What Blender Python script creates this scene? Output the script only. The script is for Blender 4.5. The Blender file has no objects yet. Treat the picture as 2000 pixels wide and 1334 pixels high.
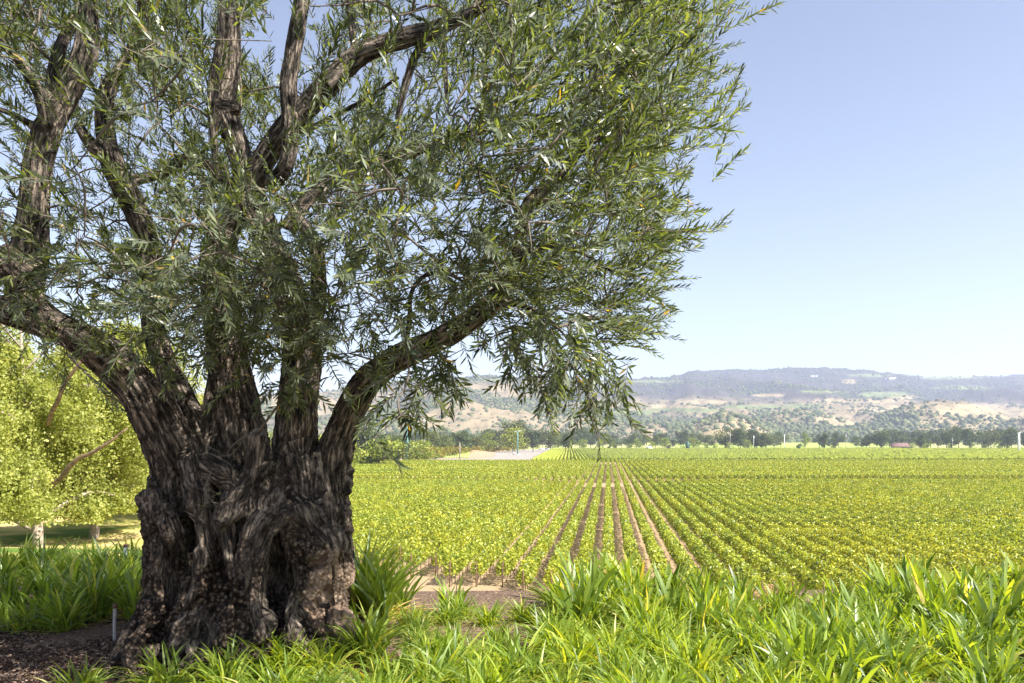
import bpy, math, numpy as np
from mathutils import Vector
R = math.radians
S = bpy.context.scene
F = 1600.0            # focal length in photo pixels (2000 px wide)
HZ = 860.0            # horizon row in the photo
EYE = 10.0            # eye height above the vineyard floor
rng = np.random.default_rng(7)

# ---------------------------------------------------------------- camera, sky, sun, exposure
cam_d = bpy.data.cameras.new('camera'); cam = bpy.data.objects.new('camera', cam_d); S.collection.objects.link(cam)
cam.location = (0, 0, EYE); cam.rotation_euler = (R(90), 0, 0)
cam_d.sensor_width = 36; cam_d.lens = 36*F/2000; cam_d.shift_y = (HZ-667)/2000
cam_d.clip_start = .1; cam_d.clip_end = 30000
S.camera = cam
SUN = Vector((.60, -.36, .71)).normalized()
EL = math.asin(SUN.z); AZ = math.atan2(SUN.x, SUN.y)
w = bpy.data.worlds.new('World'); S.world = w; w.use_nodes = True
nt = w.node_tree; bg = nt.nodes['Background']
sky = nt.nodes.new('ShaderNodeTexSky'); sky.sky_type = 'NISHITA'; sky.sun_disc = False
sky.sun_elevation = EL; sky.sun_rotation = AZ; sky.altitude = 50; sky.air_density = 1.0; sky.dust_density = .7; sky.ozone_density = 2.2
hs = nt.nodes.new('ShaderNodeHueSaturation'); hs.inputs['Hue'].default_value = .508; hs.inputs['Saturation'].default_value = .74; hs.inputs['Value'].default_value = .95
nt.links.new(sky.outputs[0], hs.inputs['Color']); nt.links.new(hs.outputs[0], bg.inputs['Color']); bg.inputs['Strength'].default_value = .085
ld = bpy.data.lights.new('sun', 'SUN'); ld.energy = 5.0; ld.angle = R(.53); ld.color = (1, .95, .87)
lo = bpy.data.objects.new('sun', ld); S.collection.objects.link(lo)
lo.rotation_euler = (-SUN).to_track_quat('-Z', 'Y').to_euler(); lo.location = (20, -5, 30)
S.view_settings.view_transform = 'Standard'; S.view_settings.look = 'None'
S.view_settings.exposure = 1.42; S.view_settings.gamma = 1
S.render.engine = 'CYCLES'
S.cycles.max_bounces = 7; S.cycles.transmission_bounces = 4; S.cycles.diffuse_bounces = 4; S.cycles.glossy_bounces = 2
S.cycles.volume_bounces = 1; S.cycles.use_denoising = True

# ---------------------------------------------------------------- helpers
def P(px, py, d):
    return np.array(((px-1000)/F*d, d, EYE-(py-HZ)/F*d))
def smooth(a, b, x):
    t = np.clip((x-a)/(b-a), 0, 1); return t*t*(3-2*t)
def _h(ix, iy, iz, s):
    n = (ix*374761393 + iy*668265263 + iz*1440662683 + s*974634777) & 0xffffffff
    n = ((n ^ (n >> 13))*1274126177) & 0xffffffff
    n = ((n ^ (n >> 16))*2246822519) & 0xffffffff
    return ((n ^ (n >> 15)) & 0xffffff)/0xffffff
def vnoise(p, s=0):
    p = np.asarray(p, float); i = np.floor(p).astype(np.int64); f = p-i; f = f*f*f*(f*(f*6-15)+10)
    r = 0
    for dx in (0, 1):
        wx = f[..., 0] if dx else 1-f[..., 0]
        for dy in (0, 1):
            wy = f[..., 1] if dy else 1-f[..., 1]
            for dz in (0, 1):
                wz = f[..., 2] if dz else 1-f[..., 2]
                r = r + wx*wy*wz*_h(i[..., 0]+dx, i[..., 1]+dy, i[..., 2]+dz, s)
    return r*2-1
def fbm(p, o=4, s=0, ridged=False):
    p = np.asarray(p, float); a = 1; t = 0; q = 0
    for k in range(o):
        n = vnoise(p*2**k, s+k*17)
        t = t + a*((1-2*np.abs(n)) if ridged else n); q += a; a *= .5
    return t/q
def p3(x, y, z=0): return np.stack(np.broadcast_arrays(x, y, z), -1).astype(float)

def mesh_np(name, V, faces_quads=None, faces_tris=None, mat=None, smooth_=False, attrs=None, colors=None):
    """V (n,3); quads (m,4); tris (k,3)"""
    me = bpy.data.meshes.new(name); V = np.asarray(V, np.float32)
    q = np.zeros((0, 4), int) if faces_quads is None else np.asarray(faces_quads, int)
    t = np.zeros((0, 3), int) if faces_tris is None else np.asarray(faces_tris, int)
    me.vertices.add(len(V)); me.vertices.foreach_set('co', V.ravel())
    me.loops.add(q.size+t.size); me.loops.foreach_set('vertex_index', np.concatenate((q.ravel(), t.ravel())).astype(np.int32))
    me.polygons.add(len(q)+len(t))
    st = np.concatenate((np.arange(len(q))*4, q.size+np.arange(len(t))*3)).astype(np.int32)
    me.polygons.foreach_set('loop_start', st)
    me.update(calc_edges=True)
    if smooth_: me.polygons.foreach_set('use_smooth', np.ones(len(me.polygons), bool))
    for k, v in (attrs or {}).items():
        a = me.attributes.new(k, 'FLOAT', 'POINT'); a.data.foreach_set('value', np.asarray(v, np.float32))
    for k, v in (colors or {}).items():
        a = me.attributes.new(k, 'FLOAT_VECTOR', 'POINT'); a.data.foreach_set('vector', np.asarray(v, np.float32).ravel())
    if mat: me.materials.append(mat)
    return me
class MB:
    """collects geometry for ONE mesh"""
    def __init__(s): s.V = []; s.Q = []; s.T = []; s.A = []; s.n = 0
    def add(s, V, Q=None, T=None, a=None):
        V = np.asarray(V, float).reshape(-1, 3)
        if Q is not None and len(Q): s.Q.append(np.asarray(Q)+s.n)
        if T is not None and len(T): s.T.append(np.asarray(T)+s.n)
        s.V.append(V); s.A.append(np.zeros(len(V)) if a is None else np.broadcast_to(a, (len(V),))); s.n += len(V)
    def tube(s, pts, rad, n=8, cap=True):
        V, Q, T = tube(pts, rad, n, cap); s.add(V, Q, T)
    def box(s, c, d, rz=0):
        c = np.array(c, float); d = np.array(d, float)/2
        v = np.array([[x, y, z] for z in (-1, 1) for y in (-1, 1) for x in (-1, 1)])*d
        cs, sn = math.cos(rz), math.sin(rz)
        v = np.stack((v[:, 0]*cs-v[:, 1]*sn, v[:, 0]*sn+v[:, 1]*cs, v[:, 2]), 1)+c
        s.add(v, [(0, 2, 3, 1), (4, 5, 7, 6), (0, 1, 5, 4), (2, 6, 7, 3), (0, 4, 6, 2), (1, 3, 7, 5)])
    def mesh(s, name, mat, smooth_=False):
        return mesh_np(name, np.concatenate(s.V), np.concatenate(s.Q) if s.Q else None, np.concatenate(s.T) if s.T else None,
                       mat, smooth_, {'rnd': np.concatenate(s.A)})
def tube(pts, rad, n=8, cap=True):
    pts = np.asarray(pts, float); rad = np.broadcast_to(np.asarray(rad, float), (len(pts),))
    t = np.gradient(pts, axis=0); t /= np.linalg.norm(t, axis=1)[:, None]+1e-9
    up = np.array([.31, .52, .79]); u0 = np.cross(t[0], up); u0 /= np.linalg.norm(u0)
    U = [u0]
    for k in range(1, len(pts)):
        u = U[-1]-t[k]*np.dot(U[-1], t[k]); U.append(u/(np.linalg.norm(u)+1e-9))
    U = np.array(U); Wv = np.cross(t, U)
    a = np.arange(n)/n*2*math.pi
    V = pts[:, None]+rad[:, None, None]*(np.cos(a)[None, :, None]*U[:, None]+np.sin(a)[None, :, None]*Wv[:, None])
    V = V.reshape(-1, 3); Q = []
    for k in range(len(pts)-1):
        for j in range(n): Q.append((k*n+j, k*n+(j+1) % n, (k+1)*n+(j+1) % n, (k+1)*n+j))
    T = []
    if cap:
        b = len(V); V = np.vstack((V, pts[0], pts[-1])); m = (len(pts)-1)*n
        for j in range(n): T.append((b, (j+1) % n, j)); T.append((b+1, m+j, m+(j+1) % n))
    return V, Q, T
def spline(pts, step=.04):
    """Catmull-Rom through rows (x,y,z,r)"""
    p = np.asarray(pts, float); p = np.vstack((2*p[0]-p[1], p, 2*p[-1]-p[-2])); out = []
    for i in range(1, len(p)-2):
        L = np.linalg.norm(p[i+1, :3]-p[i, :3]); m = max(2, int(L/step)); t = np.linspace(0, 1, m, endpoint=False)[:, None]
        a, b, c, d = p[i-1], p[i], p[i+1], p[i+2]
        out.append(.5*((2*b)+(-a+c)*t+(2*a-5*b+4*c-d)*t*t+(-a+3*b-3*c+d)*t**3))
    out.append(p[-2][None]); o = np.vstack(out); o[:, 3] = np.maximum(o[:, 3], .002); return o

def tag(o, label=None, cat=None, group=None, kind=None):
    for k, v in (('label', label), ('category', cat), ('group', group), ('kind', kind)):
        if v: o[k] = v
    return o
def obj(name, me, parent=None, loc=None, rz=0, sc=None):
    o = bpy.data.objects.new(name, me); S.collection.objects.link(o); o.parent = parent
    if loc is not None: o.location = loc
    if rz: o.rotation_euler = (0, 0, rz)
    if sc is not None: o.scale = (sc,)*3 if np.isscalar(sc) else sc
    return o
def thing(name, loc, label, cat, group=None, rz=0, sc=None):
    return tag(obj(name, None, None, loc, rz, sc), label, cat, group)

# ---------------------------------------------------------------- materials
def mat(name):
    m = bpy.data.materials.new(name); m.use_nodes = True; n = m.node_tree
    return m, n, n.nodes['Principled BSDF']
def N(n, t, **kw):
    x = n.nodes.new('ShaderNode'+t)
    for k, v in kw.items():
        if k in x.inputs: x.inputs[k].default_value = v
        else: setattr(x, k, v)
    return x
def ramp(n, src, stops):
    r = n.nodes.new('ShaderNodeValToRGB'); e = r.color_ramp.elements
    while len(e) < len(stops): e.new(.5)
    for k, (p_, c) in enumerate(stops): e[k].position = p_; e[k].color = (*c, 1)
    n.links.new(src, r.inputs[0]); return r.outputs[0]
def mixc(n, f, a, b, mode='MIX'):
    m = n.nodes.new('ShaderNodeMix'); m.data_type = 'RGBA'; m.blend_type = mode
    for sock, v in ((m.inputs[0], f), (m.inputs[6], a), (m.inputs[7], b)):
        if hasattr(v, 'links'): n.links.new(v, sock)
        else: sock.default_value = v if np.isscalar(v) else (*v, 1)
    return m.outputs[2]
def simple(name, col, rough=.7, metal=0, var=.25, scale=8, bump=.2):
    m, n, b = mat(name)
    tc = N(n, 'TexCoord'); nz = N(n, 'TexNoise', Scale=scale, Detail=5.)
    n.links.new(tc.outputs['Object'], nz.inputs['Vector'])
    c = ramp(n, nz.outputs[0], [(.3, tuple(x*(1-var) for x in col)), (.7, tuple(min(1, x*(1+var)) for x in col))])
    n.links.new(c, b.inputs['Base Color']); b.inputs['Roughness'].default_value = rough; b.inputs['Metallic'].default_value = metal
    if bump:
        bp = N(n, 'Bump', Strength=bump, Distance=.01); n.links.new(nz.outputs[0], bp.inputs['Height']); n.links.new(bp.outputs[0], b.inputs['Normal'])
    return m
def leafmat(name, stops, back=None, trans=.35, rough=.45, tcol=(1.3, 1.35, .55), patch=None, spec=.4, objvar=0):
    """stops: colour by the per-leaf attribute rnd; back: paler underside of the blade"""
    m, n, b = mat(name)
    at = N(n, 'Attribute', attribute_name='rnd')
    c = ramp(n, at.outputs['Fac'], stops)
    if objvar:
        oi = N(n, 'ObjectInfo'); c = mixc(n, objvar, c, ramp(n, oi.outputs['Random'], [(0, (.5, .55, .5)), (.5, (.9, 1, .9)), (1, (1.5, 1.35, .9))]), 'MULTIPLY')
    if patch:
        tc = N(n, 'NewGeometry'); nz = N(n, 'TexNoise', Scale=patch[0], Detail=2.)
        n.links.new(tc.outputs['Position'], nz.inputs['Vector'])
        c = mixc(n, ramp(n, nz.outputs[0], [(.42, (0, 0, 0)), (.62, (1, 1, 1))]), c, patch[1], 'MULTIPLY')
    cb = c
    if back:
        ge = N(n, 'NewGeometry'); cb = mixc(n, ge.outputs['Backfacing'], c, mixc(n, .45, c, back))
    n.links.new(cb, b.inputs['Base Color']); b.inputs['Roughness'].default_value = rough
    b.inputs['Specular IOR Level'].default_value = spec
    tr = N(n, 'BsdfTranslucent'); n.links.new(mixc(n, 1., c, tcol, 'MULTIPLY'), tr.inputs['Color'])
    mx = N(n, 'MixShader', Fac=trans); n.links.new(b.outputs[0], mx.inputs[1]); n.links.new(tr.outputs[0], mx.inputs[2])
    n.links.new(mx.outputs[0], n.nodes['Material Output'].inputs['Surface'])
    return m
M = {}
M['olive_leaf'] = leafmat('olive_leaf', [(0, (.018, .028, .015)), (.5, (.070, .095, .040)), (.93, (.19, .22, .085)), (.965, (.19, .21, .08)), (.985, (.5, .28, .04)), (1, (.5, .30, .04))],
                          back=(.26, .30, .22), trans=.42, rough=.36, tcol=(2.5, 2.4, .62))
M['birch_leaf'] = leafmat('birch_leaf', [(0, (.20, .24, .05)), (.6, (.38, .41, .10)), (1, (.56, .54, .18))], trans=.5, rough=.5, tcol=(1.3, 1.3, .75))
M['strap_leaf'] = leafmat('strap_leaf', [(0, (.07, .13, .02)), (.6, (.20, .29, .05)), (.95, (.38, .46, .09)), (.985, (.5, .44, .12)), (1, (.5, .4, .16))], trans=.5, rough=.40, tcol=(1.9, 1.65, .4), spec=.7, objvar=.4)
M['fine_leaf'] = leafmat('fine_leaf', [(0, (.08, .15, .02)), (.6, (.23, .32, .05)), (.95, (.40, .47, .09)), (1, (.46, .42, .12))], trans=.5, rough=.40, tcol=(1.9, 1.65, .4), spec=.5, objvar=.5)
M['vine_leaf'] = leafmat('vine_leaf', [(0, (.09, .14, .015)), (.5, (.27, .33, .035)), (.92, (.48, .53, .07)), (1, (.52, .53, .07))], trans=.36, rough=.45, tcol=(1.5, 1.35, .4), patch=(.05, (1.08, 1.0, .85)), spec=.5)
M['far_vine'] = leafmat('far_vine', [(0, (.15, .19, .02)), (.5, (.36, .41, .045)), (1, (.50, .52, .07))], trans=.3, rough=.6, spec=.2)
M['oak_leaf'] = leafmat('oak_leaf', [(0, (.045, .06, .03)), (.6, (.10, .125, .055)), (1, (.19, .19, .085))], trans=.2, rough=.7, objvar=.7, spec=.2)
M['willow_leaf'] = leafmat('willow_leaf', [(0, (.12, .16, .03)), (.6, (.25, .29, .06)), (1, (.38, .36, .08))], trans=.3, rough=.6, objvar=.5, spec=.2)
M['scrub_leaf'] = leafmat('scrub_leaf', [(0, (.16, .13, .04)), (.5, (.30, .27, .05)), (1, (.45, .27, .10))], trans=.3, rough=.7, objvar=.6, spec=.2)
M['dry_leaf'] = simple('dry_leaf', (.26, .15, .05), .8)
M['rust'] = simple('rust', (.13, .065, .045), .85)
M['wood'] = simple('wood', (.30, .25, .20), .85, scale=20)
M['pale_wood'] = simple('pale_wood', (.42, .38, .33), .85, scale=20)
M['vine_wood'] = simple('vine_wood', (.10, .075, .055), .9, scale=20)
M['white_metal'] = simple('white_metal', (.78, .79, .8), .45, var=.05)
M['teal_metal'] = simple('teal_metal', (.10, .22, .21), .5, var=.12)
M['dark_green'] = simple('dark_green', (.03, .09, .07), .6)
M['concrete'] = simple('concrete', (.6, .58, .54), .9)
M['far_bark'] = simple('far_bark', (.13, .11, .09), .9, scale=3)
M['birch_bark'] = simple('birch_bark', (.30, .245, .19), .85, var=.5, scale=9, bump=.6)
M['roof'] = simple('roof', (.16, .09, .08), .8)
M['wall'] = simple('wall', (.5, .44, .38), .9)
M['glass'] = simple('glass', (.03, .035, .04), .1, var=.05, bump=0)
M['tyre'] = simple('tyre', (.02, .02, .02), .8, bump=0)
M['chip'] = leafmat('chip', [(0, (.04, .025, .018)), (.6, (.17, .11, .08)), (1, (.45, .34, .25))], trans=0, rough=.9, spec=.1)
M['pipe'] = simple('pipe', (.36, .33, .31), .6, var=.3, scale=40)
M['petal'] = simple('petal', (.7, .12, .03), .6, var=.1, bump=0)

def bark_mat():
    m, n, b = mat('olive_bark')
    at = N(n, 'Attribute', attribute_name='flow')
    geo = N(n, 'TexCoord')
    v1 = N(n, 'TexVoronoi', Scale=34.); v1.feature = 'DISTANCE_TO_EDGE'
    wn = N(n, 'TexNoise', Scale=9., Detail=4.); n.links.new(at.outputs['Vector'], wn.inputs['Vector'])
    mp = mixc(n, .09, at.outputs['Vector'], wn.outputs['Color'])
    mpp = N(n, 'Mapping'); mpp.inputs['Scale'].default_value = (1, 1, .34); n.links.new(mp, mpp.inputs['Vector']); n.links.new(mpp.outputs[0], v1.inputs['Vector'])
    mp2 = N(n, 'Mapping'); mp2.inputs['Scale'].default_value = (1, 1, .5); n.links.new(at.outputs['Vector'], mp2.inputs['Vector'])
    mk = N(n, 'TexNoise', Scale=7., Detail=3.); n.links.new(geo.outputs['Object'], mk.inputs['Vector'])
    nz = N(n, 'TexNoise', Scale=34., Detail=9., Roughness=.7)
    big = N(n, 'TexNoise', Scale=2.6, Detail=4.); n.links.new(geo.outputs['Object'], big.inputs['Vector'])
    grit = N(n, 'TexNoise', Scale=55., Detail=6.); n.links.new(geo.outputs['Object'], grit.inputs['Vector'])
    n.links.new(mp2.outputs[0], nz.inputs['Vector'])
    c1 = ramp(n, nz.outputs[0], [(.40, (.02, .016, .013)), (.5, (.12, .098, .08)), (.62, (.50, .405, .315))])
    crack = ramp(n, v1.outputs['Distance'], [(0, (.07, .06, .05)), (.07, (.5, .5, .5)), (.2, (1.0, 1.0, 1.0))])
    c2 = mixc(n, ramp(n, mk.outputs[0], [(.38, (.45, .45, .45)), (.6, (1, 1, 1))]), c1, crack, 'MULTIPLY')
    v2 = N(n, 'TexVoronoi', Scale=38.); n.links.new(mixc(n, .05, geo.outputs['Object'], wn.outputs['Color']), v2.inputs['Vector'])
    hz = N(n, 'SeparateXYZ'); n.links.new(geo.outputs['Object'], hz.inputs[0])
    hm = N(n, 'MapRange'); hm.inputs[1].default_value = 1.6; hm.inputs[2].default_value = .7; n.links.new(hz.outputs[2], hm.inputs[0])
    msk = mixc(n, 1., ramp(n, big.outputs[0], [(.43, (.12, .12, .12)), (.56, (1, 1, 1))]), hm.outputs[0], 'MULTIPLY')
    crumb = ramp(n, v2.outputs['Distance'], [(.05, (1.25, 1.2, 1.15)), (.35, (.75, .75, .75)), (.6, (.12, .11, .10))])
    c3 = mixc(n, msk, c2, mixc(n, 1., crumb, mixc(n, ramp(n, v2.outputs['Color'], [(.2, (0, 0, 0)), (.9, (1, 1, 1))]), (.06, .04, .03), (.42, .31, .22)), 'MULTIPLY'))
    c3 = mixc(n, .0, c3, mixc(n, grit.outputs[0], (.035, .024, .018), (.20, .14, .10)))
    wear = N(n, 'Attribute', attribute_name='bare')
    c4 = mixc(n, wear.outputs['Fac'], c3, mixc(n, nz.outputs[0], (.24, .15, .10), (.48, .36, .26)))
    n.links.new(c4, b.inputs['Base Color']); b.inputs['Roughness'].default_value = .85; b.inputs['Specular IOR Level'].default_value = .25
    b1 = N(n, 'Bump', Strength=.9, Distance=.012); n.links.new(v1.outputs['Distance'], b1.inputs['Height'])
    b2 = N(n, 'Bump', Strength=1., Distance=.05); n.links.new(nz.outputs[0], b2.inputs['Height']); n.links.new(b1.outputs[0], b2.inputs['Normal'])
    b3 = N(n, 'Bump', Strength=.6, Distance=.01); n.links.new(grit.outputs[0], b3.inputs['Height']); n.links.new(b2.outputs[0], b3.inputs['Normal'])
    ml = n.nodes.new('ShaderNodeMath'); ml.operation = 'MULTIPLY'; n.links.new(v2.outputs['Distance'], ml.inputs[0]); n.links.new(msk, ml.inputs[1])
    b4 = N(n, 'Bump', Strength=1., Distance=.03, invert=True); n.links.new(ml.outputs[0], b4.inputs['Height']); n.links.new(b3.outputs[0], b4.inputs['Normal'])
    n.links.new(b4.outputs[0], b.inputs['Normal'])
    return m
M['bark'] = bark_mat()
M['twig'] = simple('twig', (.13, .105, .08), .85, scale=30)

# ---------------------------------------------------------------- terrain: one sheet to the hills
def gz(x, y):
    """ground height"""
    x = np.asarray(x, float); y = np.asarray(y, float)
    yy = np.maximum(y, 1)
    te = np.clip((y-8.7)/18, 0, 1); right = 8.4*(1-te*(2-te))
    left = 8.4-2.4*smooth(9, 33, y); left = left*(1-smooth(70, 200, y))
    t = smooth(-.43, -.33, x/yy)
    z = left*(1-t)+right*t
    z = z+4.5*smooth(430, 700, y)*(1-smooth(1100, 1400, y))*(1-smooth(-.05, -.02, x/yy))
    z = z+5*smooth(1000, 1480, y)*smooth(.1, .18, x/yy)
    near = 8.4+.05*vnoise(p3(x*.9, y*.9, 0), 3)
    k = smooth(7.5, 9.5, y)
    z = near*(1-k)+z*k
    fl = smooth(8, 40, y)*(1-smooth(40, 60, y))
    z = z+fl*.15*vnoise(p3(x*.3, y*.3, 5), 4)
    mound = .16*np.exp(-(((x+1.95)/1.15)**2+((y-6.1)/1.0)**2))
    return z+mound
def build_ground():
    ys = np.concatenate((np.linspace(-6, 12, 120), np.geomspace(12.3, 9000, 260)))
    us = np.concatenate((np.linspace(-1.6, -.7, 20), np.linspace(-.69, .75, 190), np.linspace(.8, 1.6, 18)))
    Y, U = np.meshgrid(ys, us, indexing='ij')
    X = U*np.maximum(np.abs(Y)+4, 8)
    Z = gz(X, Y)
    V = np.stack((X, Y, Z), -1).reshape(-1, 3); m = len(us)
    i, j = np.meshgrid(np.arange(len(ys)-1), np.arange(m-1), indexing='ij'); a = (i*m+j).ravel()
    Q = np.stack((a, a+1, a+m+1, a+m), 1)
    mt, n, b = mat('ground')
    g = N(n, 'NewGeometry'); sx = N(n, 'SeparateXYZ'); n.links.new(g.outputs['Position'], sx.inputs[0])
    n1 = N(n, 'TexNoise', Scale=.25, Detail=6., Roughness=.6); n2 = N(n, 'TexNoise', Scale=6., Detail=8., Roughness=.7); n3 = N(n, 'TexNoise', Scale=40., Detail=5.)
    for k in (n1, n2, n3): n.links.new(g.outputs['Position'], k.inputs['Vector'])
    dirt = ramp(n, n2.outputs[0], [(.3, (.27, .19, .12)), (.52, (.37, .265, .155)), (.75, (.50, .38, .24))])
    dirt = mixc(n, ramp(n, n1.outputs[0], [(.42, (0, 0, 0)), (.6, (.55, .55, .55))]), dirt, (.34, .23, .14))
    grass = ramp(n, n1.outputs[0], [(.40, (.13, .22, .035)), (.5, (.46, .40, .13)), (.60, (.66, .50, .24))])
    grass = mixc(n, .35, grass, ramp(n, n2.outputs[0], [(.3, (.3, .3, .2)), (.7, (1, 1, .8))]), 'MULTIPLY')
    mulch = ramp(n, n3.outputs[0], [(.3, (.04, .027, .02)), (.55, (.17, .115, .08)), (.75, (.36, .26, .19))])
    def lt(sock, lo_, hi):
        mr = N(n, 'MapRange'); mr.inputs[1].default_value = lo_; mr.inputs[2].default_value = hi; n.links.new(sock, mr.inputs[0]); return mr.outputs[0]
    dv = n.nodes.new('ShaderNodeMath'); dv.operation = 'DIVIDE'; n.links.new(sx.outputs[0], dv.inputs[0]); n.links.new(sx.outputs[1], dv.inputs[1])
    c = mixc(n, lt(dv.outputs[0], -.33, -.37), dirt, grass)
    far = ramp(n, n1.outputs[0], [(.4, (.30, .34, .10)), (.6, (.46, .44, .18))])
    c = mixc(n, lt(sx.outputs[1], 800, 880), c, far)
    c = mixc(n, lt(sx.outputs[1], 9.5, 8.6), c, mulch)
    n.links.new(c, b.inputs['Base Color']); b.inputs['Roughness'].default_value = .95; b.inputs['Specular IOR Level'].default_value = .1
    bp = N(n, 'Bump', Strength=.8, Distance=.05); n.links.new(n2.outputs[0], bp.inputs['Height'])
    bq = N(n, 'Bump', Strength=.8, Distance=.02); n.links.new(n3.outputs[0], bq.inputs['Height']); n.links.new(bp.outputs[0], bq.inputs['Normal'])
    n.links.new(bq.outputs[0], b.inputs['Normal'])
    tag(obj('ground', mesh_np('ground', V, Q, None, mt, True)), kind='structure')
build_ground()

# ---------------------------------------------------------------- hills
RX = [-900, 300, 500, 600, 700, 800, 885, 955, 1025, 1165, 1293, 1347, 1437, 1491, 1550, 1640, 1685, 1797, 1887, 1977, 2100, 2900]
RY = [790, 780, 770, 768, 755, 742, 735, 733, 735, 740, 738, 724, 722, 724, 719, 717, 722, 733, 737, 734, 726, 745]
def hill_z(px, d):
    ridge = np.interp(px, RX, RY)+1.6*vnoise(p3(px/14, 0*px, 0), 5)+2.6*vnoise(p3(px/55, 0*px, 3), 6)
    dr = 3500+1900*smooth(980, 1420, px)
    zr = EYE+(HZ-ridge)/F*dr
    d0 = 1550+250*smooth(700, 1300, px)
    s = np.clip((d-d0)/(dr-d0), 0, 1)
    x = (px-1000)/F*d
    base = zr*(.30*s+.70*s**1.6)
    dr2 = np.maximum(d-dr, 0)
    base = base-dr2*.10
    gul = fbm(p3(x/520, d/900, 0), 5, 11, True)
    amp = 78*np.sin(np.pi*np.clip(s, 0, 1))**.8*(1-.5*smooth(.85, 1, s))
    z = base+gul*amp-amp*.15
    z += 9*fbm(p3(x/120, d/120, 0), 3, 23)*smooth(0, .1, s)*(1-smooth(.9, 1, s)*.8)
    def knoll(kx, kd, pk, wx, wd, rough=.25):
        zz = EYE+(HZ-pk)/F*kd
        g = np.exp(-(((px-kx)/wx)**2+((d-kd)/wd)**2))
        return zz*g*(1+rough*fbm(p3(x/90, d/160, 0), 4, 31, True))
    k = np.maximum.reduce([knoll(1415, 1950, 806, 95, 220), knoll(1300, 2100, 828, 120, 180), knoll(1560, 2500, 812, 150, 300), knoll(1850, 2350, 793, 190, 300),
                           knoll(2080, 2200, 800, 150, 260), knoll(1690, 2050, 838, 120, 160), knoll(2500, 2200, 790, 300, 300)])
    z = np.maximum(z, k*.9+z*.25)
    return np.where(d < d0-50, -3, z-3*(1-smooth(0, .03, s)))
def build_hills():
    pxs = np.linspace(-600, 2700, 900); ds = np.concatenate((np.linspace(1500, 3000, 150), np.linspace(3015, 6600, 170)))
    D, X = np.meshgrid(ds, pxs, indexing='ij')
    Z = hill_z(X, D); Zk = Z
    PY = HZ-(Zk-EYE)/D*F
    V = np.stack(((X-1000)/F*D, D, Z), -1).reshape(-1, 3); m = len(pxs)
    i, j = np.meshgrid(np.arange(len(ds)-1), np.arange(m-1), indexing='ij'); a = (i*m+j).ravel()
    Q = np.stack((a, a+1, a+m+1, a+m), 1)
    wx = V[:, 0].reshape(X.shape); wy = D
    tan = np.array((.27, .212, .125)); pur = np.array((.068, .064, .060)); grn = np.array((.17, .20, .08)); wood = np.array((.042, .052, .043)); brn = np.array((.17, .115, .085))
    nz = fbm(p3(wx/300, wy/420, 0), 5, 41)
    nf = fbm(p3(wx/60, wy/90, 0), 4, 43)
    right = smooth(1010, 1130, X)
    # land cover: dry grass on the left face, burnt chaparral on the upper right face, woods elsewhere
    C = tan*np.ones(X.shape+(1,))
    up = smooth(800, 770, PY+nf*10)[..., None]
    cp = (pur*(1-.5*smooth(.0, .5, nz)[..., None])+brn*.5*smooth(0, .5, nz)[..., None])
    C = C*(1-(right[..., None]*up))+cp*(right[..., None]*up)
    top = smooth(752, 738, PY+nf*8)[..., None]*(1-smooth(1200, 1300, X))[..., None]
    C = C*(1-top)+wood*top
    wmask = smooth(-.02, .16, nz+.12*nf-.06)[..., None]*(.55+.45*right[..., None])
    C = C*(1-wmask)+wood*wmask
    def patch(cx, cy, rx, ry, col, n_=.55):
        nonlocal C
        e = ((X-cx)/rx)**2+((PY-cy)/ry)**2+n_*nf+n_*.5*nz
        k = smooth(1.25, .85, e)[..., None]; C = C*(1-k)+np.array(col)*k
    for c in ((1370, 785, 45, 5), (1340, 790, 22, 7), (1150, 796, 60, 10), (1655, 822, 65, 13), (1680, 783, 100, 4), (1900, 800, 85, 13), (1980, 810, 60, 18), (1660, 745, 14, 4), (1840, 832, 50, 8),
              (1290, 795, 35, 5), (1740, 800, 40, 8), (1480, 838, 90, 8), (1420, 820, 60, 9), (1560, 842, 30, 5), (1230, 842, 70, 6), (1270, 820, 30, 5), (1760, 776, 30, 4), (1500, 772, 30, 3)): patch(*c, tan*1.25)
    for c in ((1235, 806, 42, 5), (1335, 801, 70, 4), (1470, 795, 60, 4), (1725, 771, 48, 6), (1570, 793, 40, 4), (1880, 757, 60, 4), (1860, 738, 60, 3), (1280, 745, 50, 2.5), (1600, 765, 40, 3), (1700, 733, 40, 3), (950, 741, 50, 3)): patch(*c, grn, .3)
    for c in ((1740, 739, 12, 1.6), (1590, 735, 8, 1.2)): patch(*c, (.75, .72, .68), .1)
    C = C*(1+.12*nf[..., None])
    mt, n, b = mat('hills')
    at = N(n, 'Attribute', attribute_name='cover'); g = N(n, 'NewGeometry')
    v = N(n, 'TexNoise', Scale=.035, Detail=8., Roughness=.7); n.links.new(g.outputs['Position'], v.inputs['Vector'])
    c = mixc(n, ramp(n, v.outputs[0], [(.5, (0, 0, 0)), (.62, (.55, .55, .55))]), at.outputs['Color'], (.08, .085, .05))
    n.links.new(c, b.inputs['Base Color']); b.inputs['Roughness'].default_value = 1; b.inputs['Specular IOR Level'].default_value = .05
    bp = N(n, 'Bump', Strength=1., Distance=6.); n.links.new(v.outputs[0], bp.inputs['Height']); n.links.new(bp.outputs[0], b.inputs['Normal'])
    tag(obj('hills', mesh_np('hills', V, Q, None, mt, True, colors={'cover': np.clip(C, 0, 1).reshape(-1, 3)})), kind='structure')
    # scattered oaks on the hills: one mass nobody could count
    k = 110000
    px = rng.uniform(430, 2200, k); d = 1600+3900*rng.random(k)**1.0
    z = hill_z(px, d); x = (px-1000)/F*d
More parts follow.
